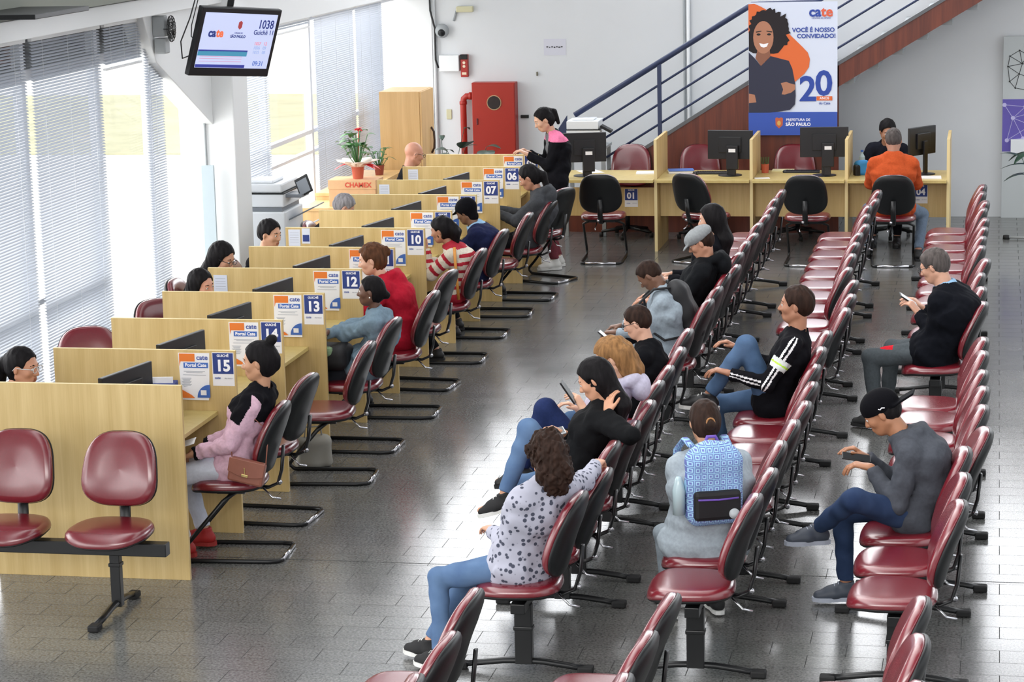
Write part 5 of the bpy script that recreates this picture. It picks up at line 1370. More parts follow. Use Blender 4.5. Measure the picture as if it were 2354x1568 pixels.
tag(b.build('fire_pipe', m_hydr, smooth=True), 'thick red pipe bending into the fire hose cabinet', 'pipe')
def wallbox(name, x0, x1, z0, z1, dp, m, label, cat, bev=0.004):
    b = MB(); b.b2((x0, YW - dp, z0), (x1, YW - 0.001, z1)); o = b.build(name, m, bevel=bev); return tag(o, label, cat)
t_ = empty('emergency_light', (-1.46, YW, 2.305), 0, 'beige emergency light box high on the far wall', 'emergency light')
b = MB(); b.box((0, -0.04, 0), (0.19, 0.07, 0.065)); b.build('housing', mat('beige_plastic', (198, 194, 160), 0.5), t_, bevel=0.012)
b = MB(); b.tube([(-0.10, -0.02, -0.02), (-0.125, -0.02, -0.10), (-0.135, -0.02, -0.13)], 0.012, 6); b.build('cord', m_greyp, t_, smooth=True)
t_ = empty('siren', (-1.72, YW, 2.07), 0, 'grey round siren beside the white pipe on the far wall', 'siren')
b = MB(); b.lathe([(0, -0.11), (0.03, -0.11), (0.075, -0.09), (0.08, -0.07), (0.05, -0.05), (0.03, -0.002), (0, -0.002)], (0, 0, 0), 20, 0, 'y'); b.build('horn', m_greyp, t_, smooth=True)
b = MB(); b.lathe([(0, -0.125), (0.03, -0.12), (0.045, -0.10), (0, -0.10)], (0, 0, -0.015), 16, 0, 'y'); b.build('core', m_shell, t_, smooth=True)
wallbox('junction_box', -1.76, -1.535, 1.62, 1.80, 0.09, m_white, 'white junction box on the far wall beside the alarm', 'box', 0.008)
t_ = empty('fire_alarm', (-1.48, YW, 1.68), 0, 'red and black fire alarm unit beside the white box', 'fire alarm')
b = MB(); b.box((0, -0.035, 0), (0.082, 0.068, 0.25)); b.build('body', m_hydr, t_, bevel=0.006)
b = MB(); b.box((0, -0.072, 0.10), (0.084, 0.03, 0.055)); b.build('buzzer', m_shell, t_, bevel=0.006)
b = MB(); b.lathe([(0, -0.075), (0.016, -0.074), (0.016, -0.068), (0, -0.068)], (0, 0, 0.035), 12, 0, 'y'); b.lathe([(0, -0.075), (0.016, -0.074), (0.016, -0.068), (0, -0.068)], (0, 0, -0.005), 12, 0, 'y'); b.build('lamp', mat('cream', (222, 206, 180), 0.4), t_)
b = MB(); b.box((0, -0.0705, -0.085), (0.05, 0.003, 0.028)); b.build('label', MATS['cream'], t_)
t_ = empty('wall_notice', (-0.46, YW - 0.002, 1.875), 0, 'white paper notice taped to the far wall above the cabinet', 'notice')
b = MB(); b.box((0, 0, 0), (0.25, 0.002, 0.18)); b.build('sheet', mat('notice_paper', (206, 207, 218), 0.7), t_)
b = MB()
for q, l in enumerate((0.022, 0.012, 0.018, 0.02, 0.016, 0.024, 0.02)): b.box((-0.085 + q * 0.027, -0.002, 0.002 * (-1) ** q), (l, 0.001, 0.011))
b.build('dark_line', m_shell, t_)
wallbox('hook', -0.672, -0.655, 1.56, 1.605, 0.03, mat('brass_grey', (120, 116, 100), 0.5), 'small grey hook on the far wall above the red cabinet', 'hook')
wallbox('power_socket', -1.71, -1.65, 1.08, 1.19, 0.012, mat('beige_plastic', (198, 194, 160), 0.5), 'beige power socket on the far wall left of the red pipe', 'socket')
wallbox('junction_box', -0.86, -0.77, 1.09, 1.125, 0.03, m_shell, 'small dark bracket on the wall right of the red cabinet', 'bracket')
b = MB(); b.tube([(-1.85, YW - 0.09, 2.75), (-1.845, YW - 0.09, 2.3), (-1.80, YW - 0.08, 2.1), (-1.80, YW - 0.08, 1.75), (-1.77, YW - 0.08, 1.66)], 0.011, 7); tag(b.build('cable', m_cable, smooth=True), 'black cable running down the far corner beside the white pipe', 'cable')
# wooden cabinet
e_ = empty('tall_cabinet', (-1.62, 12.03, 0), 0, 'tall light wood cabinet with its door on the right side', 'cabinet')
b = MB(); b.b2((-0.22, -0.2, 0.0), (0.20, 0.36, 1.62)); b.build('carcass', m_cabwood, e_, bevel=0.003)
b = MB(); b.b2((0.202, -0.195, 0.06), (0.22, 0.355, 1.615)); d = b.build('door', m_cabwood, e_, bevel=0.002)
b = MB(); b.tube([(0.224, 0.20, 1.22), (0.25, 0.205, 1.17), (0.255, 0.205, 1.08), (0.25, 0.205, 1.00), (0.224, 0.20, 0.95)], 0.011, 8); b.build('handle', mat('dark_bronze', (60, 38, 28), 0.4), d, smooth=True)
# low cabinets, cardboard box, plants
t_ = empty('low_cabinet', (-1.55, 9.62, 0), 0, 'low wooden cabinet under the cardboard box by the window', 'cabinet')
b = MB(); b.b2((-0.45, -0.28, 0.74), (0.24, 0.28, 0.77)); b.build('top', m_cabwood, t_, bevel=0.002)
b = MB(); b.b2((-0.44, -0.27, 0), (0.23, 0.27, 0.7395)); b.build('carcass', m_cabwood, t_)
t_ = empty('low_cabinet', (-1.83, 10.85, 0), 0, 'long low wooden cabinet under the window, small pot on its far end', 'cabinet')
b = MB(); b.b2((-0.19, -0.9, 0.80), (0.25, 0.9, 0.83)); b.build('top', m_cabwood, t_, bevel=0.002)
b = MB(); b.b2((-0.185, -0.89, 0), (0.24, 0.89, 0.7995)); b.build('carcass', m_cabwood, t_)
t_ = empty('cardboard_box', (-1.53, 9.62, 0.77), 0, 'cardboard paper box with red lettering under the red-wrapped pot', 'box')
b = MB(); b.box((0, 0, 0.12), (0.45, 0.28, 0.24)); b.build('carton', m_card, t_, bevel=0.003)
b = MB(); b.b2((-0.23, -0.145, 0.16), (0.23, 0.145, 0.245)); b.build('lid', m_card, t_, bevel=0.003)
txt('lettering', 'CHAMEX', 0.062, mat('red_print', (206, 78, 58), 0.7), t_, (0.06, -0.1462, 0.198), bold=0.002, sx=1.0)
def leafmesh(mb, base, direction, L, W, mi=0, droop=0.3):
    d = unit(direction); sd = unit(np.cross(d, V3(0, 0, 1))); up = np.cross(sd, d); vs = []; N = 7
    for i in range(N + 1):
        t = i / N; w = W * math.sin(math.pi * min(1, t * 0.94 + 0.04)) ** 0.8
        c = np.asarray(base) + d * L * t - V3(0, 0, 1) * droop * L * t * t
        vs += [c - sd * w + up * 0.12 * w, c, c + sd * w + up * 0.12 * w]
    mb.add(vs, [(i * 3 + j, i * 3 + j + 1, i * 3 + j + 4, i * 3 + j + 3) for i in range(N) for j in (0, 1)], mi)
def plant(loc, label, pot_m, n, L, W, h, pot=(0.06, 0.045, 0.11), lm=None, seed=1, name='potted_plant', up=0.6):
    rs = np.random.RandomState(seed)
    t_ = empty(name, loc, 0, label, 'potted plant')
    b = MB(); b.lathe([(0, 0), (pot[1], 0), (pot[0], pot[2]), (pot[0] * 1.06, pot[2]), (pot[0] * 1.06, pot[2] + 0.01), (pot[0] * 0.9, pot[2] - 0.006), (0, pot[2] - 0.01)], (0, 0, 0), 20); b.build('pot', pot_m, t_, smooth=False)
    st = MB(); lf = MB()
    for i in range(n):
        a = rs.rand() * 6.28; r = 0.02 + rs.rand() * h * 0.45; z = pot[2] + h * (0.35 + 0.65 * rs.rand())
        tip = V3(r * math.cos(a), r * math.sin(a), z)
        st.tube([(0, 0, pot[2] - 0.02), tuple(tip * 0.5 + V3(0, 0, 0.1 * h)), tuple(tip)], 0.0035, 5)
        leafmesh(lf, tip, V3(math.cos(a + rs.randn() * 0.5), math.sin(a + rs.randn() * 0.5), rs.rand() * up), L * (0.7 + 0.5 * rs.rand()), W * (0.7 + 0.5 * rs.rand()), droop=0.3 + 0.3 * rs.rand())
    st.build('stems', lm or m_leaf, t_, smooth=True); o = lf.build('leaves', lm or m_leaf, t_, smooth=True); o.modifiers.new('t', 'SOLIDIFY').thickness = 0.0012
    return t_
fp = plant((-1.50, 9.60, 1.015), 'potted plant with a red flower, red ribbon and pale wrapping on the cardboard box', m_terra, 30, 0.11, 0.042, 0.32, (0.062, 0.048, 0.13), seed=3)
b = MB()
for i in range(9):
    a = i * 0.7; leafmesh(b, V3(0.02, 0, 0.46), V3(math.cos(a), math.sin(a), 0.9 - 0.1 * i), 0.05, 0.022, droop=0.4)
b.tube([(0, 0, 0.12), (0.02, 0, 0.45)], 0.004, 5)
b.build('red_flower', mat('flower_red', (206, 40, 44), 0.6), fp, smooth=True)
b = MB(); rs = np.random.RandomState(2)
for i in range(10):
    a = i * 2 * PI / 10; c = V3(0.055 * math.cos(a), 0.055 * math.sin(a), 0.11)
    leafmesh(b, c, V3(math.cos(a), math.sin(a), 0.55), 0.16 + 0.04 * rs.rand(), 0.07, droop=0.1)
o = b.build('wrapping', mat('pale_wrap', (240, 226, 214), 0.6), fp, smooth=True); o.modifiers.new('t', 'SOLIDIFY').thickness = 0.001
b = MB()
for a, L in ((PI * 0.95, 0.17), (0.1, 0.19), (-0.4, 0.17), (PI * 1.15, 0.18)):
    leafmesh(b, V3(0.04 * math.cos(a), 0.04 * math.sin(a) - 0.03, 0.135), V3(math.cos(a), math.sin(a) * 0.6, 0.25), L, 0.038, droop=0.5)
b.tube([(0.062 * math.cos(q), 0.062 * math.sin(q), 0.125) for q in np.linspace(0, 2 * PI, 16, endpoint=False)], 0.008, 6, closed=True)
o = b.build('ribbon', mat('ribbon_red', (216, 40, 48), 0.4), fp, smooth=True); o.modifiers.new('t', 'SOLIDIFY').thickness = 0.0015
plant((-1.74, 11.35, 0.83), 'small plant in a dark terracotta pot on the long low cabinet', mat('dark_terracotta', (140, 62, 44), 0.6), 16, 0.08, 0.02, 0.20, (0.05, 0.04, 0.09), seed=5)
plant((-1.16, 13.1, 0), 'dark split-leaf plant in front of the red fire cabinet', m_shell, 16, 0.24, 0.11, 0.70, (0.14, 0.11, 0.26), m_leafd, 8, up=1.0)
plant((-1.60, 13.75, 0), 'thin dark-leaved plant behind the tall wooden cabinet', m_shell, 12, 0.16, 0.03, 0.86, (0.11, 0.09, 0.24), m_leafd, 11)
plant((4.86, 13.2, 0), 'dark glossy plant in front of the purple network board', m_shell, 20, 0.30, 0.05, 0.62, (0.15, 0.12, 0.28), m_leafd, 21, up=0.5)
# stairs
b = MB()
YS = 13.1
def st_prism(poly, y0, y1, name, m, label=None): 
    q = MB(); q.prism(poly, y0, y1, 'y'); o = q.build(name, m); struct(o); return o
sl = (1.56 - 1.03) / (1.81 - 0.96)
zt = lambda x: 1.03 + (x - 0.96) * sl
xl = 0.96 - 1.03 / sl
st_prism([(xl, 0), (2.0, 0), (2.0, 1.665), (1.98, 1.665), (xl + 0.02, 0.02)], YS, YS + 0.04, 'trim_13', m_brown)
st_prism([(2.0, 0), (2.74, 0), (2.74, 1.765), (2.62, 1.68), (2.0, 1.665)], YS, YS + 0.04, 'trim_14', m_brown)
su = (2.41 - 1.77) / (3.81 - 2.74)
st_prism([(2.62, 1.46), (6.2, 1.46 + su * 3.58), (6.2, 1.70 + su * 3.58), (2.62, 1.70)], YS, YS + 0.05, 'trim_15', m_brown)
st_prism([(2.62, 1.47), (6.2, 1.47 + su * 3.58), (6.2, 1.60 + su * 3.58), (2.62, 1.60)], YS + 0.05, YW - 0.02, 'trim_18', m_brown)
st_prism([(xl, 0.0), (1.98, 1.668), (2.60, 1.668), (6.2, 1.70 + su * 3.58), (6.2, 1.735 + su * 3.58), (2.60, 1.71), (1.97, 1.705), (xl - 0.06, 0.0)], YS - 0.012, YS + 0.10, 'trim_16', mat('stair_nosing_grey', (92, 94, 98), 0.6))
q = MB()
n = 9
for i in range(n):
    x0 = xl + (1.98 - xl) * i / n; z1 = 1.668 * (i + 1) / n
    q.b2((x0, YS + 0.1, 0), (x0 + (1.98 - xl) / n, YW - 0.05, z1 - 0.17))
q.b2((1.98, YS + 0.1, 1.5), (2.64, YW - 0.05, 1.64))
for i in range(16):
    x0 = 2.64 + i * 0.25; z1 = 1.70 + su * 0.25 * (i + 1)
    q.b2((x0, YS + 0.1, z1 - 0.30), (x0 + 0.25, YW - 0.05, z1 - 0.13))
struct(q.build('trim_17', m_greyp))
# railing
e_ = empty('stair_railing', (0, YS + 0.03, 0), 0, 'navy blue steel railing of the staircase', 'railing')
sr = (2.38 - 1.26) / (1.81 + 0.04)
b = MB(); b.tube([(-0.04, 0, 1.245), (1.85, 0, 1.245 + 1.89 * sr), (2.5, 0, 1.26 + 1.89 * sr), (5.5, 0, 1.26 + 1.89 * sr + 3.0 * su)], 0.030, 12); b.build('handrail', m_blue, e_, smooth=True)
for dz, xs in ((0.24, 0.24), (0.44, 0.24), (0.65, 0.24)):
    zz = lambda x: 2.38 - dz + (x - 1.81) * 0.615
    b = MB(); b.tube([(xs, 0, zz(xs)), (1.86, 0, zz(1.86)), (2.50, 0, zz(1.86) + 0.03), (5.6, 0, zz(1.86) + 0.03 + 3.1 * su)], 0.0125, 8); b.build('rail', m_blue, e_, smooth=True)
for x, z0, z1 in ((0.868, 0.98, 1.80), (2.2, 1.69, 2.42), (3.95, 2.5, 3.3)):
    b = MB(); b.box((x, 0, (z0 + z1) / 2), (0.042, 0.042, z1 - z0)); b.build('post', m_blue, e_, bevel=0.003)
e_ = empty('newel_post', (-0.21, 13.35, 0), 0, 'navy newel post at the foot of the stairs beside the standing woman', 'newel post')
b = MB(); b.prism([(-0.045, 0), (0.05, 0), (0.05, 1.22), (-0.045, 1.08)], -0.02, 0.02, 'y'); b.build('post', m_blue, e_, bevel=0.004)

# banner
e_ = empty('hanging_banner', (1.815, YS - 0.05, 2.41), 0, 'large hanging banner with smiling woman, blue 20 and blue footer on the stair railing', 'banner')
BW, BH = 0.915, 1.375
m_ban = mat('banner_white', (214, 222, 240), 0.6); m_bblue = mat('banner_blue', (52, 84, 176), 0.6); m_bor = mat('banner_orange', (222, 106, 50), 0.6)
m_ink = mat('banner_navy_ink', (40, 70, 160), 0.6)
b = MB(); N = 12
vs = []
for i in range(N + 1):
    for j in range(7):
        x = BW * j / 6; z = -BH * i / N; vs.append((x, 0.004 * math.sin(x * 9 + z * 2) * (i / N), z + (0.012 * math.sin(j / 6 * 3.1) if i == N else 0)))
b.add(vs, [(i * 7 + j, (i + 1) * 7 + j, (i + 1) * 7 + j + 1, i * 7 + j + 1) for i in range(N) for j in range(6)])
o = b.build('cloth', m_ban, e_); o.modifiers.new('t', 'SOLIDIFY').thickness = 0.002
def bz(p): return [((x - 612) / 558 * BW, -(z - 14) / 835 * BH) for x, z in p]
def bl(x, z, y): r = bz([(x, z)])[0]; return (r[0], y, r[1])
flat(e_, 'orange_shape', bz([(612, 25), (650, 22), (690, 40), (760, 80), (870, 215), (950, 292), (985, 330), (998, 370), (992, 420), (965, 460), (905, 512), (780, 440), (680, 360), (612, 200)]), -0.008, -0.007, m_bor)
flat(e_, 'blue_footer', bz([(610, 702), (1170, 702), (1170, 849), (610, 849)]), -0.009, -0.008, m_bblue)
por = flat(e_, 'portrait', bz([(613, 325), (650, 362), (690, 412), (752, 350), (812, 366), (866, 380), (888, 430), (905, 520), (908, 600), (903, 655), (872, 688), (800, 700), (740, 706), (613, 706)]), -0.010, -0.0092, mat('portrait_navy_shirt', (46, 48, 68), 0.7))
rs = np.random.RandomState(4)
hp = []
for i in range(40):
    a = -PI * 0.62 + i * (PI * 1.30) / 39; r = 1 + 0.07 * math.sin(i * 2.4) + 0.05 * rs.randn()
    hp.append((738 + 132 * r * math.sin(a + 0.25), 195 - 138 * r * math.cos(a + 0.25)))
hp = [(max(614, x), z) for x, z in hp] + [(800, 330), (770, 335), (640, 330), (614, 315)]
flat(por, 'portrait_hair', bz(hp), -0.0112, -0.0104, mat('portrait_hair', (34, 28, 32), 0.8))
def oval(cx, cz, rx, rz, n=26): return [(cx + rx * math.cos(2 * PI * i / n), cz + rz * math.sin(2 * PI * i / n)) for i in range(n)]
msk = mat('portrait_skin', (140, 92, 72), 0.7); msk2 = mat('portrait_skin_light', (176, 122, 96), 0.7)
flat(por, 'portrait_neck', bz([(672, 300), (745, 300), (750, 350), (690, 412), (655, 362)]), -0.0118, -0.0113, msk)
flat(por, 'portrait_face', bz(oval(706, 232, 64, 102)), -0.0126, -0.0119, msk2)
b = MB()
for p_ in (oval(676, 214, 13, 7, 12), oval(742, 214, 13, 7, 12), [(658, 196), (694, 190), (694, 196), (660, 202)], [(726, 190), (762, 196), (760, 202), (726, 196)]): b.prism(bz(p_), -0.0132, -0.0127, 'y')
b.build('portrait_eyes', m_shell, por)
flat(por, 'portrait_mouth', bz([(680, 268), (708, 274), (738, 268), (728, 290), (708, 296), (690, 290)]), -0.0133, -0.0127, m_txtw)
flat(por, 'portrait_hand', bz([(815, 520), (850, 512), (868, 520), (905, 530), (905, 560), (880, 580), (840, 592), (820, 590), (830, 560)]), -0.0112, -0.0104, msk2)
flat(por, 'portrait_forearm', bz([(613, 585), (650, 592), (660, 640), (613, 645)]), -0.0112, -0.0104, msk2)
txt('logo', 'ca', 0.145, m_ink, e_, bl(1030, 78, -0.006), bold=0.004)
txt('logo', 'te', 0.145, mat('logo_orange', (222, 96, 64), 0.6), e_, bl(1105, 78, -0.006), bold=0.004)
txt('small_line', 'CENTRO DE APOIO', 0.022, m_ink, e_, bl(1068, 116, -0.006))
txt('slogan', 'VOCÊ É NOSSO', 0.062, m_ink, e_, bl(1020, 190, -0.006), bold=0.0014)
txt('slogan', 'CONVIDADO!', 0.062, m_ink, e_, bl(1038, 228, -0.006), bold=0.0014)
txt('big_number', '2', 0.36, m_ink, e_, bl(985, 565, -0.006), bold=0.008)
txt('big_number', '0', 0.36, m_ink, e_, bl(1085, 530, -0.006), bold=0.008)
flat(e_, 'orange_bar', bz([(1040, 604), (1138, 604), (1138, 630), (1040, 630)]), -0.008, -0.006, m_bor)
txt('small_line', 'ANOS', 0.036, m_txtw, e_, bl(1089, 617, -0.009), bold=0.0006)
txt('small_line', 'do Cate', 0.036, m_ink, e_, bl(1090, 648, -0.006), bold=0.0004)
cr = flat(e_, 'crest', bz([(780, 742), (790, 735), (803, 742), (816, 735), (828, 742), (826, 785), (803, 806), (782, 785)]), -0.0105, -0.0095, mat('crest_orange', (196, 96, 60), 0.6))
flat(cr, 'crest_shield', bz(oval(803, 772, 12, 16, 10)), -0.0115, -0.0107, mat('crest_gold', (216, 170, 90), 0.6))
txt('footer_line', 'PREFEITURA DE', 0.036, m_txtw, e_, bl(924, 752, -0.0095), bold=0.0004)
txt('footer_line', 'SÃO PAULO', 0.048, m_txtw, e_, bl(924, 781, -0.0095), bold=0.0016)

# television
TVC = Vector((-0.943, 4.254, 2.663)); ya, ti, ro = 1.078, 0.272, -0.093
rv = Vector((math.cos(ya), math.sin(ya), 0)); nv = Vector((math.sin(ya), -math.cos(ya), 0)); zv = Vector((0, 0, 1))
u2_ = zv * math.cos(ti) + nv * math.sin(ti); n2_ = nv * math.cos(ti) - zv * math.sin(ti)
r3 = rv * math.cos(ro) + u2_ * math.sin(ro); u3 = -rv * math.sin(ro) + u2_ * math.cos(ro)
Mx = Matrix.Identity(4)
for i in range(3): Mx[i][0] = r3[i]; Mx[i][1] = -n2_[i]; Mx[i][2] = u3[i]; Mx[i][3] = TVC[i]
e_ = empty('television', (0, 0, 0), 0, 'black television hanging from the ceiling showing 1038 Guichê 11', 'television'); e_.matrix_world = Mx
b = MB(); b.box((0, 0.02, 0), (0.80, 0.045, 0.50)); b.box((0, 0.055, 0), (0.50, 0.03, 0.30)); b.build('casing', m_mon, e_, bevel=0.008)
def em(name, rgb, s=0.9): return mat(name, rgb, 0.3, emit=s)
m_scr = em('screen_white', (176, 184, 214), 0.75)
b = MB(); b.box((0, -0.004, 0.012), (0.725, 0.002, 0.40)); sc_ = b.build('lit_screen', m_scr, e_)
def su_(u, v, y=-0.0062): return (-0.3625 + 0.725 * u, y, 0.212 - 0.40 * v)
ib = em('screen_ink_blue', (44, 60, 130), 0.3); io = em('screen_ink_orange', (226, 110, 70), 0.5); il = em('screen_ink_pale', (150, 170, 205), 0.5)
txt('screen_text', 'ca', 0.085, ib, sc_, su_(0.14, 0.37), bold=0.003); txt('screen_text', 'te', 0.085, io, sc_, su_(0.245, 0.37), bold=0.003)
txt('screen_text', '1038', 0.088, ib, sc_, su_(0.86, 0.19), bold=0.0012, sx=0.9); txt('screen_text', 'Guichê 11', 0.05, ib, sc_, su_(0.85, 0.335), bold=0.0004)
txt('screen_text', 'SÃO PAULO', 0.028, ib, sc_, su_(0.50, 0.42), bold=0.0008); txt('screen_text', 'CIDADE DE', 0.016, ib, sc_, su_(0.50, 0.355))
flat(sc_, 'screen_crest', [(su_(a, b_)[0], su_(a, b_)[2]) for a, b_ in ((0.475, 0.16), (0.5, 0.13), (0.525, 0.16), (0.525, 0.25), (0.5, 0.29), (0.475, 0.25))], -0.0075, -0.0055, em('screen_crest_red', (170, 70, 70), 0.3))
b = MB(); b.box(su_(0.34, 0.735), (0.49, 0.001, 0.035)); b.build('screen_bar', em('screen_teal', (70, 140, 170), 0.5), sc_)
b = MB(); b.box(su_(0.34, 0.685), (0.49, 0.001, 0.012)); b.box(su_(0.34, 0.965), (0.49, 0.001, 0.022)); b.build('screen_border', em('screen_indigo', (56, 64, 150), 0.4), sc_)
b = MB()
for q in (0.79, 0.83, 0.88): b.box(su_(0.33, q), (0.42, 0.0008, 0.003))
b.build('screen_lines', em('screen_pinkish', (200, 140, 160), 0.5), sc_)
txt('screen_text', '1037   12', 0.034, em('screen_ink_red', (214, 120, 130), 0.6), sc_, su_(0.84, 0.54)); txt('screen_text', '1036   09', 0.034, il, sc_, su_(0.84, 0.62)); txt('screen_text', '1035   08', 0.034, il, sc_, su_(0.84, 0.70))
txt('screen_text', '09:31', 0.05, em('screen_clock_blue', (90, 120, 190), 0.4), sc_, su_(0.86, 0.91), bold=0.0006)
b = MB(); b.box((0, 0.10, 0.05), (0.2, 0.08, 0.2)); b.tube([(0, 0.12, 0.05), (0, 0.16, 0.75)], 0.025, 10); b.build('ceiling_mount', m_shell, e_, bevel=0.004)
b = MB(); b.tube([(-0.36, 0.06, -0.12), (-0.44, 0.05, -0.14), (-0.49, 0.05, -0.02), (-0.44, 0.06, 0.15), (-0.40, 0.07, 0.5)], 0.005, 6); b.tube([(-0.36, 0.06, 0.0), (-0.40, 0.05, 0.02), (-0.42, 0.05, 0.1), (-0.38, 0.07, 0.5)], 0.004, 6); b.build('cable', m_cable, e_, smooth=True)
# dark corner object by the ceiling: unidentified dark fixture, gives no light
b = MB(); b.box((-1.55, 1.9, 3.02), (0.5, 0.9, 0.03)); tag(b.build('ceiling_fixture', m_shell, bevel=0.004), 'dark flat fixture edge under the ceiling at the upper left corner', 'fixture')
# fixture under the beam
e_ = empty('wall_fan', (-1.93, 5.60, 2.68), 0, 'small dark fan fixed under the white beam left of the TV', 'fan')
b = MB()
for r in (0.10, 0.075, 0.05, 0.025): b.tube([(0.05, r * math.cos(a), r * math.sin(a)) for a in np.linspace(0, 2 * PI, 20, endpoint=False)], 0.004, 5, closed=True)
for a in np.linspace(0, PI, 8, endpoint=False): b.tube([(0.055, 0.10 * math.cos(a), 0.10 * math.sin(a)), (0.062, 0, 0), (0.055, -0.10 * math.cos(a), -0.10 * math.sin(a))], 0.003, 5)
b.build('guard', m_shell, e_, smooth=True)
b = MB()
for q in range(4):
    a = q * PI / 2; leafmesh(b, V3(0.03, 0.01 * math.cos(a), 0.01 * math.sin(a)), V3(0.05, math.cos(a), math.sin(a)), 0.085, 0.03, droop=0)
o = b.build('blades', m_shell, e_); o.modifiers.new('t', 'SOLIDIFY').thickness = 0.002
b = MB(); b.box((-0.04, 0, 0.02), (0.10, 0.09, 0.16)); b.box((-0.03, 0, -0.13), (0.09, 0.11, 0.12)); b.build('motor_box', m_greyp, e_, bevel=0.01)

# floor-standing copier left
e_ = empty('office_printer', (-1.80, 8.02, 0), 0, 'large white floor-standing office printer with tilted grey touch panel by the white column', 'printer')
b = MB(); b.b2((-0.25, -0.28, 0.03), (0.13, 0.28, 0.96)); b.build('body', m_prn, e_, bevel=0.012)
b = MB()
for z in (0.12, 0.30, 0.48): b.b2((-0.24, -0.283, z), (0.12, -0.279, z + 0.15))
b.build('paper_drawers', m_white, e_, bevel=0.002)
b = MB(); b.b2((-0.25, -0.28, 1.0), (0.12, 0.28, 1.12)); b.build('scanner_unit', m_prn, e_, bevel=0.01)
b = MB(); b.b2((-0.24, -0.27, 0.961), (0.10, 0.27, 0.999)); b.build('output_gap', m_prng, e_)
b = MB(); b.b2((-0.25, -0.26, 1.122), (0.10, 0.26, 1.20)); b.b2((-0.22, -0.22, 1.2), (0.02, 0.10, 1.225)); b.build('document_feeder', m_prn, e_, bevel=0.014)
b = MB(); b.b2((-0.25, -0.283, 1.112), (0.125, 0.26, 1.1215)); b.build('dark_seam', m_shell, e_)
R_ = Matrix.Rotation(math.radians(35), 3, 'Y') @ Matrix.Rotation(math.radians(-20), 3, 'X')
b = MB(); b.box((0.26, -0.12, 1.17), (0.13, 0.02, 0.17), 0, Matrix.Rotation(math.radians(-28), 3, 'Y') @ Matrix.Rotation(math.radians(-25), 3, 'X')); b.build('touch_panel', m_shell, e_, bevel=0.006)
b = MB(); b.box((0.26, -0.132, 1.165), (0.10, 0.004, 0.13), 0, Matrix.Rotation(math.radians(-28), 3, 'Y') @ Matrix.Rotation(math.radians(-25), 3, 'X')); b.build('touch_screen', m_prng, e_)
b = MB(); b.box((0.18, -0.1, 1.09), (0.18, 0.22, 0.03)); b.build('panel_arm', m_prng, e_, bevel=0.006)
for z, nm in ((0.93, 'output_tray'), (0.80, 'output_tray')):
    b = MB(); b.box((0.24, 0.0, z), (0.26, 0.34, 0.012), 0, Matrix.Rotation(math.radians(-26), 3, 'Y')); b.build(nm, m_prng if z > 0.9 else m_prn, e_, bevel=0.004)
b = MB(); b.box((-0.06, -0.285, 0.84), (0.045, 0.003, 0.03)); b.build('yellow_sticker', mat('yellow_sticker', (214, 196, 40), 0.6), e_)
# printer behind back desks
t_ = empty('side_table', (0.14, 13.0, 0), 0, 'small table under the back printer and telephone', 'table')
b = MB(); b.b2((-0.26, -0.22, 0.92), (0.20, 0.22, 0.95)); b.build('top', m_greyp, t_, bevel=0.002)
for sx in (-0.23, 0.17):
    for sy in (-0.19, 0.19):
        b = MB(); b.box((sx, sy, 0.46), (0.04, 0.04, 0.918)); b.build('leg', m_greyp, t_)
e_ = empty('office_printer', (0.10, 13.0, 0.95), 0, 'white desktop printer behind the first back monitor', 'printer')
b = MB(); b.b2((-0.18, -0.18, 0), (0.18, 0.18, 0.17)); b.build('body', m_prn, e_, bevel=0.01)
b = MB(); b.b2((-0.178, -0.183, 0.165), (0.178, 0.178, 0.172)); b.build('dark_seam', m_shell, e_)
b = MB(); b.b2((-0.18, -0.17, 0.1725), (0.16, 0.18, 0.26)); b.b2((-0.13, -0.1, 0.26), (0.10, 0.14, 0.275)); b.build('scanner_lid', m_prn, e_, bevel=0.012)
b = MB(); b.box((0.24, -0.14, 0.18), (0.13, 0.12, 0.03), 0, Matrix.Rotation(math.radians(28), 3, 'Y')); b.build('control_panel', m_shell, e_, bevel=0.006)
# back desks
YD0, YD1, ZD = 11.70, 12.52, 0.735
for i, (x0, x1) in enumerate(((0.02, 0.985), (1.015, 1.945), (1.975, 2.885), (2.915, 3.875))):
    t_ = empty('back_desk', (0, 0, 0), 0, 'light wood back desk %s' % ['with sign 01 on its board', 'second from the left, white binder on top', 'third from the left, under the banner', 'with sign 04 at the man in orange'][i], 'desk', 'back desks')
    b = MB(); b.b2((x0, YD0, ZD - 0.03), (x1, YD1, ZD)); b.build('worktop', m_woodtop, t_, bevel=0.003)
    b = MB(); b.b2((x0 + 0.002, 12.0, 0.33), (x1 - 0.002, 12.02, 0.62 if i == 0 else ZD - 0.0305)); b.build('modesty_board', m_wood, t_)
for i, x in enumerate((1.0, 1.96, 2.90, 3.89)):
    b = MB(); b.b2((x - 0.0145, 11.78, 0), (x + 0.0145, 12.62, 1.13)); b.b2((x - 0.0149, 11.779, 0), (x + 0.0149, 11.782, 1.131), 1)
    tag(b.build('desk_divider', [m_wood, m_edge], bevel=0.001), 'upright wooden divider panel %s' % ['right of the desk with sign 01', 'below the left edge of the banner', 'left of the man in orange', 'at the right end of the back desks'][i], 'divider', 'dividers of the back desks')
for i, x in enumerate((1.0, 1.96)):
    t_ = empty('divider_notice', (x + 0.0, 11.86, 0.94), 0, 'narrow printed notice on the divider %s' % ['right of the desk with sign 01', 'below the banner'][i], 'notice')
    b = MB(); b.box((-0.0165, 0.12, 0), (0.002, 0.2, 0.26)); b.build('sheet', m_paper, t_)
    b = MB()
    for q in range(7): b.box((-0.0185, 0.12, 0.1 - q * 0.032), (0.001, 0.15, 0.014))
    b.build('print', m_txtg, t_)
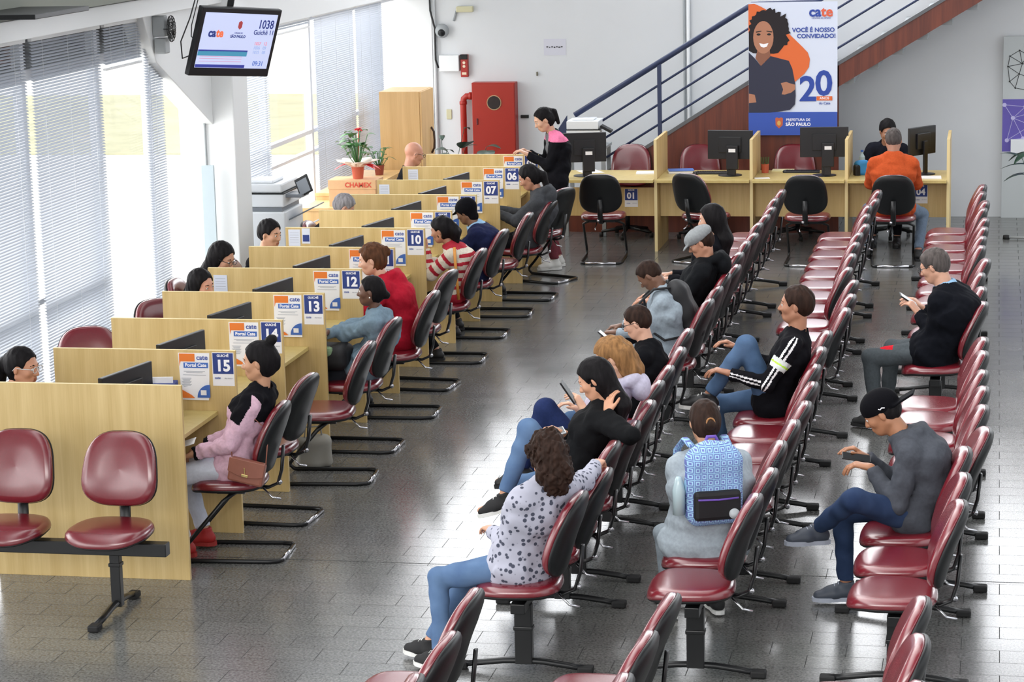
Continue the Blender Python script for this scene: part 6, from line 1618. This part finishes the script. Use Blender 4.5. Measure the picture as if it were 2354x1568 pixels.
def bigsign(x, z, n):
    e_ = empty('number_sign', (x, 11.9985, z), 0, 'navy and white sign reading %s on a back desk board' % n, 'sign', 'counter number signs')
    b = MB(); b.box((0, 0, 0), (0.135, 0.002, 0.185)); b.build('sheet', m_paper, e_)
    b = MB(); b.box((0, -0.0014, 0.034), (0.128, 0.001, 0.115)); b.build('blue_field', m_navy, e_)
    txt('number', n, 0.088, m_txtw, e_, (0, -0.0024, 0.02), bold=0.003); txt('heading', 'GUICHÊ', 0.018, m_txtw, e_, (0, -0.0024, 0.08), bold=0.0005)
    txt('logo', 'cate', 0.022, m_txtb, e_, (-0.03, -0.0016, -0.055)); txt('city_name', 'SÃO PAULO', 0.009, m_txtg, e_, (0.035, -0.0016, -0.055))
bigsign(0.72, 0.515, '01'); bigsign(3.62, 0.56, '04')
GM = 'monitors on the back desks'
monitor((0.24, 12.05, ZD), PI / 2 + 0.25, 'black monitor on the back desk with sign 01, seen from behind', GM, 0.44, 0.30, 0.29, sticker=True)
monitor((1.72, 12.1, ZD), PI / 2 - 0.1, 'black monitor on the second back desk, seen from behind', GM, 0.46, 0.29, 0.31, sticker=True)
monitor((2.66, 12.1, ZD), PI / 2 + 0.1, 'black monitor on the third back desk in front of the banner, seen from behind', GM, 0.48, 0.30, 0.335, sticker=True)
monitor((3.62, 12.2, ZD), PI / 2 + 0.95, 'black monitor turned sideways at the right of the man in orange', GM, 0.42, 0.28, 0.335)
def deskitem(name, label, cat, parts, loc, rz=0):
    e_ = empty(name, loc, rz, label, cat)
    for nm, m, fn, bv in parts:
        b = MB(); fn(b); b.build(nm, m, e_, bevel=bv)
    return e_
deskitem('ring_binder', 'white ring binder and papers on the second back desk', 'binder', [('pages', m_paper, lambda b: b.box((0, 0, 0.012), (0.25, 0.2, 0.022)), 0.002), ('cover', m_signblue, lambda b: b.box((0.01, 0.0, 0.027), (0.26, 0.21, 0.004)), 0.001)], (1.18, 12.32, ZD), 0.2)
for x, y, l in ((1.36, 12.15, 'second back desk, beside the binder'), (2.26, 12.3, 'third back desk')):
    deskitem('computer_mouse', 'black computer mouse on the ' + l, 'computer mouse', [('body', m_mon, lambda b: b.lathe([(0, 0), (0.03, 0.0), (0.034, 0.012), (0.022, 0.028), (0, 0.032)], (0, 0, 0), 14), 0)], (x, y, ZD))
for x, y, l in ((1.52, 12.22, 'second back desk'), (2.42, 12.33, 'third back desk')):
    deskitem('keyboard', 'black keyboard on the ' + l, 'keyboard', [('case', m_mon, lambda b: b.box((0, 0, 0.01), (0.36, 0.13, 0.018)), 0.003), ('keys', m_shell, lambda b: [b.box((-0.15 + 0.025 * i, -0.04 + 0.026 * j, 0.021), (0.02, 0.02, 0.004)) for i in range(13) for j in range(4)], 0)], (x, y, ZD))
def paper(x, y, z, rz, label, w=0.21, l=0.29, n=1):
    b = MB(); b.box((0, 0, 0.001 * n), (w, l, 0.002 * n)); o = b.build('paper_sheet', m_paper); o.location = (x, y, z); o.rotation_euler = (0, 0, rz); tag(o, label, 'paper')
paper(0.86, 12.25, ZD, 0.1, 'white papers on the desk with sign 01, beside the divider', 0.24, 0.2, 6)
paper(0.24, 12.38, ZD, 0.5, 'white sheet behind the first black-backed chair')
paper(1.32, 11.92, ZD, -0.5, 'white sheet at the front of the second back desk', 0.15, 0.1)
paper(2.06, 11.86, ZD, 0.2, 'white sheet at the front of the third back desk', 0.15, 0.1)
paper(3.66, 11.90, ZD, 0.05, 'thick white sheets at the right of the man in orange', 0.32, 0.2, 5)
deskitem('pen_cup', 'terracotta pen cup with pens beside the divider under the banner', 'pen cup', [('cup', m_terra, lambda b: b.lathe([(0, 0), (0.035, 0), (0.04, 0.09), (0.036, 0.09), (0.03, 0.01), (0, 0.01)], (0, 0, 0), 16), 0), ('pens', m_leaf, lambda b: [b.tube([(0.01 * i - 0.02, 0, 0.02), (0.018 * i - 0.035, 0.01 * i - 0.02, 0.16)], 0.004, 5) for i in range(5)], 0)], (2.05, 12.30, ZD))
deskitem('notepad', 'yellowish open notepad on the third back desk', 'notepad', [('pages', mat('cream_pages', (214, 206, 160), 0.7), lambda b: b.box((0, 0, 0.006), (0.22, 0.15, 0.012)), 0.001)], (2.22, 12.45, ZD))
deskitem('water_bottle', 'clear water bottle left of the man in orange', 'bottle', [('bottle', mat('clear_bottle', (170, 190, 196), 0.15), lambda b: b.lathe([(0, 0), (0.03, 0), (0.032, 0.12), (0.03, 0.15), (0.012, 0.185), (0.012, 0.20), (0, 0.20)], (0, 0, 0), 16), 0), ('cap', m_signblue, lambda b: b.lathe([(0, 0.2), (0.014, 0.2), (0.014, 0.218), (0, 0.218)], (0, 0, 0), 12), 0)], (3.02, 12.40, ZD))
e_ = empty('shopping_bag', (3.03, 12.15, ZD), 0.3, 'bright blue and dark bag on the desk beside the man in orange', 'bag')
v = Vol((-0.15, -0.12, -0.05), (0.15, 0.12, 0.22), 0.008); v.put(rbox((0, 0, 0.07), V3(0.07, 0.06, 0.08), 0.04), 0.02); v.noise(0.008, 40, 3); Pm, Fm = v.mesh(); to_obj('bag_body', Pm, Fm, mat('bright_blue_bag', (46, 130, 190), 0.6), e_)
b = MB(); b.box((-0.055, -0.02, 0.04), (0.06, 0.10, 0.13)); b.build('dark_flap', m_shell, e_, bevel=0.02)
# notes pinned on the partitions' near faces
for i, (x, y, z, w_, h_, l) in enumerate(((-1.03, 3.92, 0.985, 0.10, 0.13, 'white note on the partition behind the smiling woman'), (-1.05, 5.88, 1.02, 0.095, 0.13, 'white note on the partition beside the young man in black'), (-0.955, 5.88, 1.035, 0.065, 0.12, 'small card with a dark square on the partition beside the young man in black'), (-1.055, 7 * 0 + 8.82, 1.01, 0.095, 0.10, 'pale note on the partition with sign 07, near its left end'), (-1.02, 9.80, 1.02, 0.095, 0.11, 'pale note on the partition with sign 06, right of the bald man'))):
    k = round(y / S); y = pan_y(k) - 0.0015
    e_ = empty('pinned_note', (x, y, z), 0, l, 'note')
    b = MB(); b.box((0, 0, 0), (w_, 0.0014, h_)); b.build('sheet', mat('note_paper', (216, 222, 236), 0.7), e_)
    if i == 2:
        b = MB(); b.box((0, -0.0012, -0.018), (0.052, 0.001, 0.052)); b.build('dark_square', m_navy, e_)
    else:
        b = MB()
        for q in range(5): b.box((0, -0.0012, h_ * 0.3 - q * h_ * 0.14), (w_ * 0.75, 0.0006, 0.002))
        b.build('print', m_txtg, e_)
e_ = empty('document_tray', (-0.40, 0.82, 0.74), 0.15, 'navy document tray with a white sheet behind the front partition', 'document tray')
b = MB(); b.box((0, 0, 0.10), (0.17, 0.12, 0.20)); b.build('body', m_navy, e_, bevel=0.004)
b = MB(); b.box((0.0, -0.02, 0.215), (0.14, 0.012, 0.04)); b.build('white_sheet', m_paper, e_)
paper(-0.63, 8.35, 1.02, 0.1, 'white sheet lying on top of the monitor behind sign 08', 0.24, 0.10) if False else None
# standing board on the right, network art
e_ = empty('display_board', (4.41, 14.28, 0), 0, 'tall pale display board with black and purple network graphics at the right edge', 'display board')
b = MB(); b.b2((0, 0, 0.0), (1.2, 0.03, 1.95)); b.build('panel', mat('board_pale', (186, 192, 194), 0.6), e_, bevel=0.002)
b = MB(); b.b2((0.0, -0.003, 0.72), (1.2, -0.0005, 1.28)); b.build('purple_field', mat('board_purple', (96, 84, 170), 0.6), e_)
rs = np.random.RandomState(3)
nodes = [(0.07, 1.74), (0.05, 1.63), (0.07, 1.47), (0.13, 1.40), (0.20, 1.66), (0.17, 1.55), (0.26, 1.75), (0.30, 1.50), (0.24, 1.38), (0.34, 1.62), (0.17, 1.80)]
b = MB()
for i in range(len(nodes)):
    for j in range(i + 1, len(nodes)):
        if math.dist(nodes[i], nodes[j]) < 0.165: b.tube([(nodes[i][0], -0.004, nodes[i][1]), (nodes[j][0], -0.004, nodes[j][1])], 0.0028, 4)
    b.lathe([(0, -0.008), (0.009, -0.008), (0.009, -0.001), (0, -0.001)], (nodes[i][0], 0, nodes[i][1]), 8, 0, 'y')
b.build('black_network', m_shell, e_)
nd = [(0.02, 1.22), (0.11, 1.08), (0.05, 0.84), (0.24, 1.2), (0.30, 1.0), (0.36, 1.15), (0.22, 0.86), (0.5, 0.95), (0.6, 1.2)]
b = MB()
for i in range(len(nd)):
    for j in range(i + 1, len(nd)):
        if math.dist(nd[i], nd[j]) < 0.30: b.tube([(nd[i][0], -0.005, nd[i][1]), (nd[j][0], -0.005, nd[j][1])], 0.0035, 4)
    b.lathe([(0, -0.009), (0.022, -0.009), (0.022, -0.003), (0, -0.003)], (nd[i][0], 0, nd[i][1]), 12, 0, 'y')
b.build('pale_network', mat('network_pale', (190, 184, 226), 0.6), e_)
b = MB(); b.box((0.17, -0.03, 0.78), (0.16, 0.05, 0.15)); b.build('white_box', m_prn, e_, bevel=0.006)
e_ = empty('metal_foot_stand', (4.46, 12.75, 0), 0, 'grey metal foot bar on the floor at the right edge near the far wall', 'stand')
b = MB(); b.tube([(0, 0, 0.02), (0.7, -0.1, 0.02)], 0.012, 8); b.build('bar', m_greyp, e_, smooth=True)
b = MB(); b.lathe([(0, 0), (0.035, 0), (0.03, 0.04), (0, 0.045)], (0, 0, 0), 12); b.build('rubber_foot', m_rubber, e_, smooth=True)
# clear screen leaning by the column
e_ = MB(); e_.b2((-2.09, 6.78, 0.0), (-1.98, 6.80, 1.48)); o = e_.build('acrylic_screen', mat('pale_acrylic', (170, 184, 192), 0.2), bevel=0.004); tag(o, 'narrow pale acrylic screen leaning beside the white column', 'screen')

e_ = empty('tote_bag', (-0.02, 2.62, 0.0), 0.4, 'pale grey bag on the floor beside the empty chair at the bay of sign 14', 'bag')
v = Vol((-0.2, -0.15, -0.02), (0.2, 0.15, 0.26), 0.008); v.put(rbox((0, 0, 0.10), V3(0.12, 0.06, 0.10), 0.04), 0.02); v.noise(0.006, 30, 6); Pm, Fm = v.mesh(); to_obj('bag_body', Pm, Fm, mat('pale_grey_cloth', (150, 148, 140), 0.8), e_)
b = MB(); b.tube([(-0.06, 0, 0.18), (-0.05, 0, 0.27), (0.05, 0, 0.27), (0.06, 0, 0.18)], 0.006, 6); b.build('handle', MATS['pale_grey_cloth'], e_, smooth=True)
paper(-0.63, 8.27, 0.742, 0.1, 'white sheet on the counter desk behind sign 08', 0.24, 0.20)
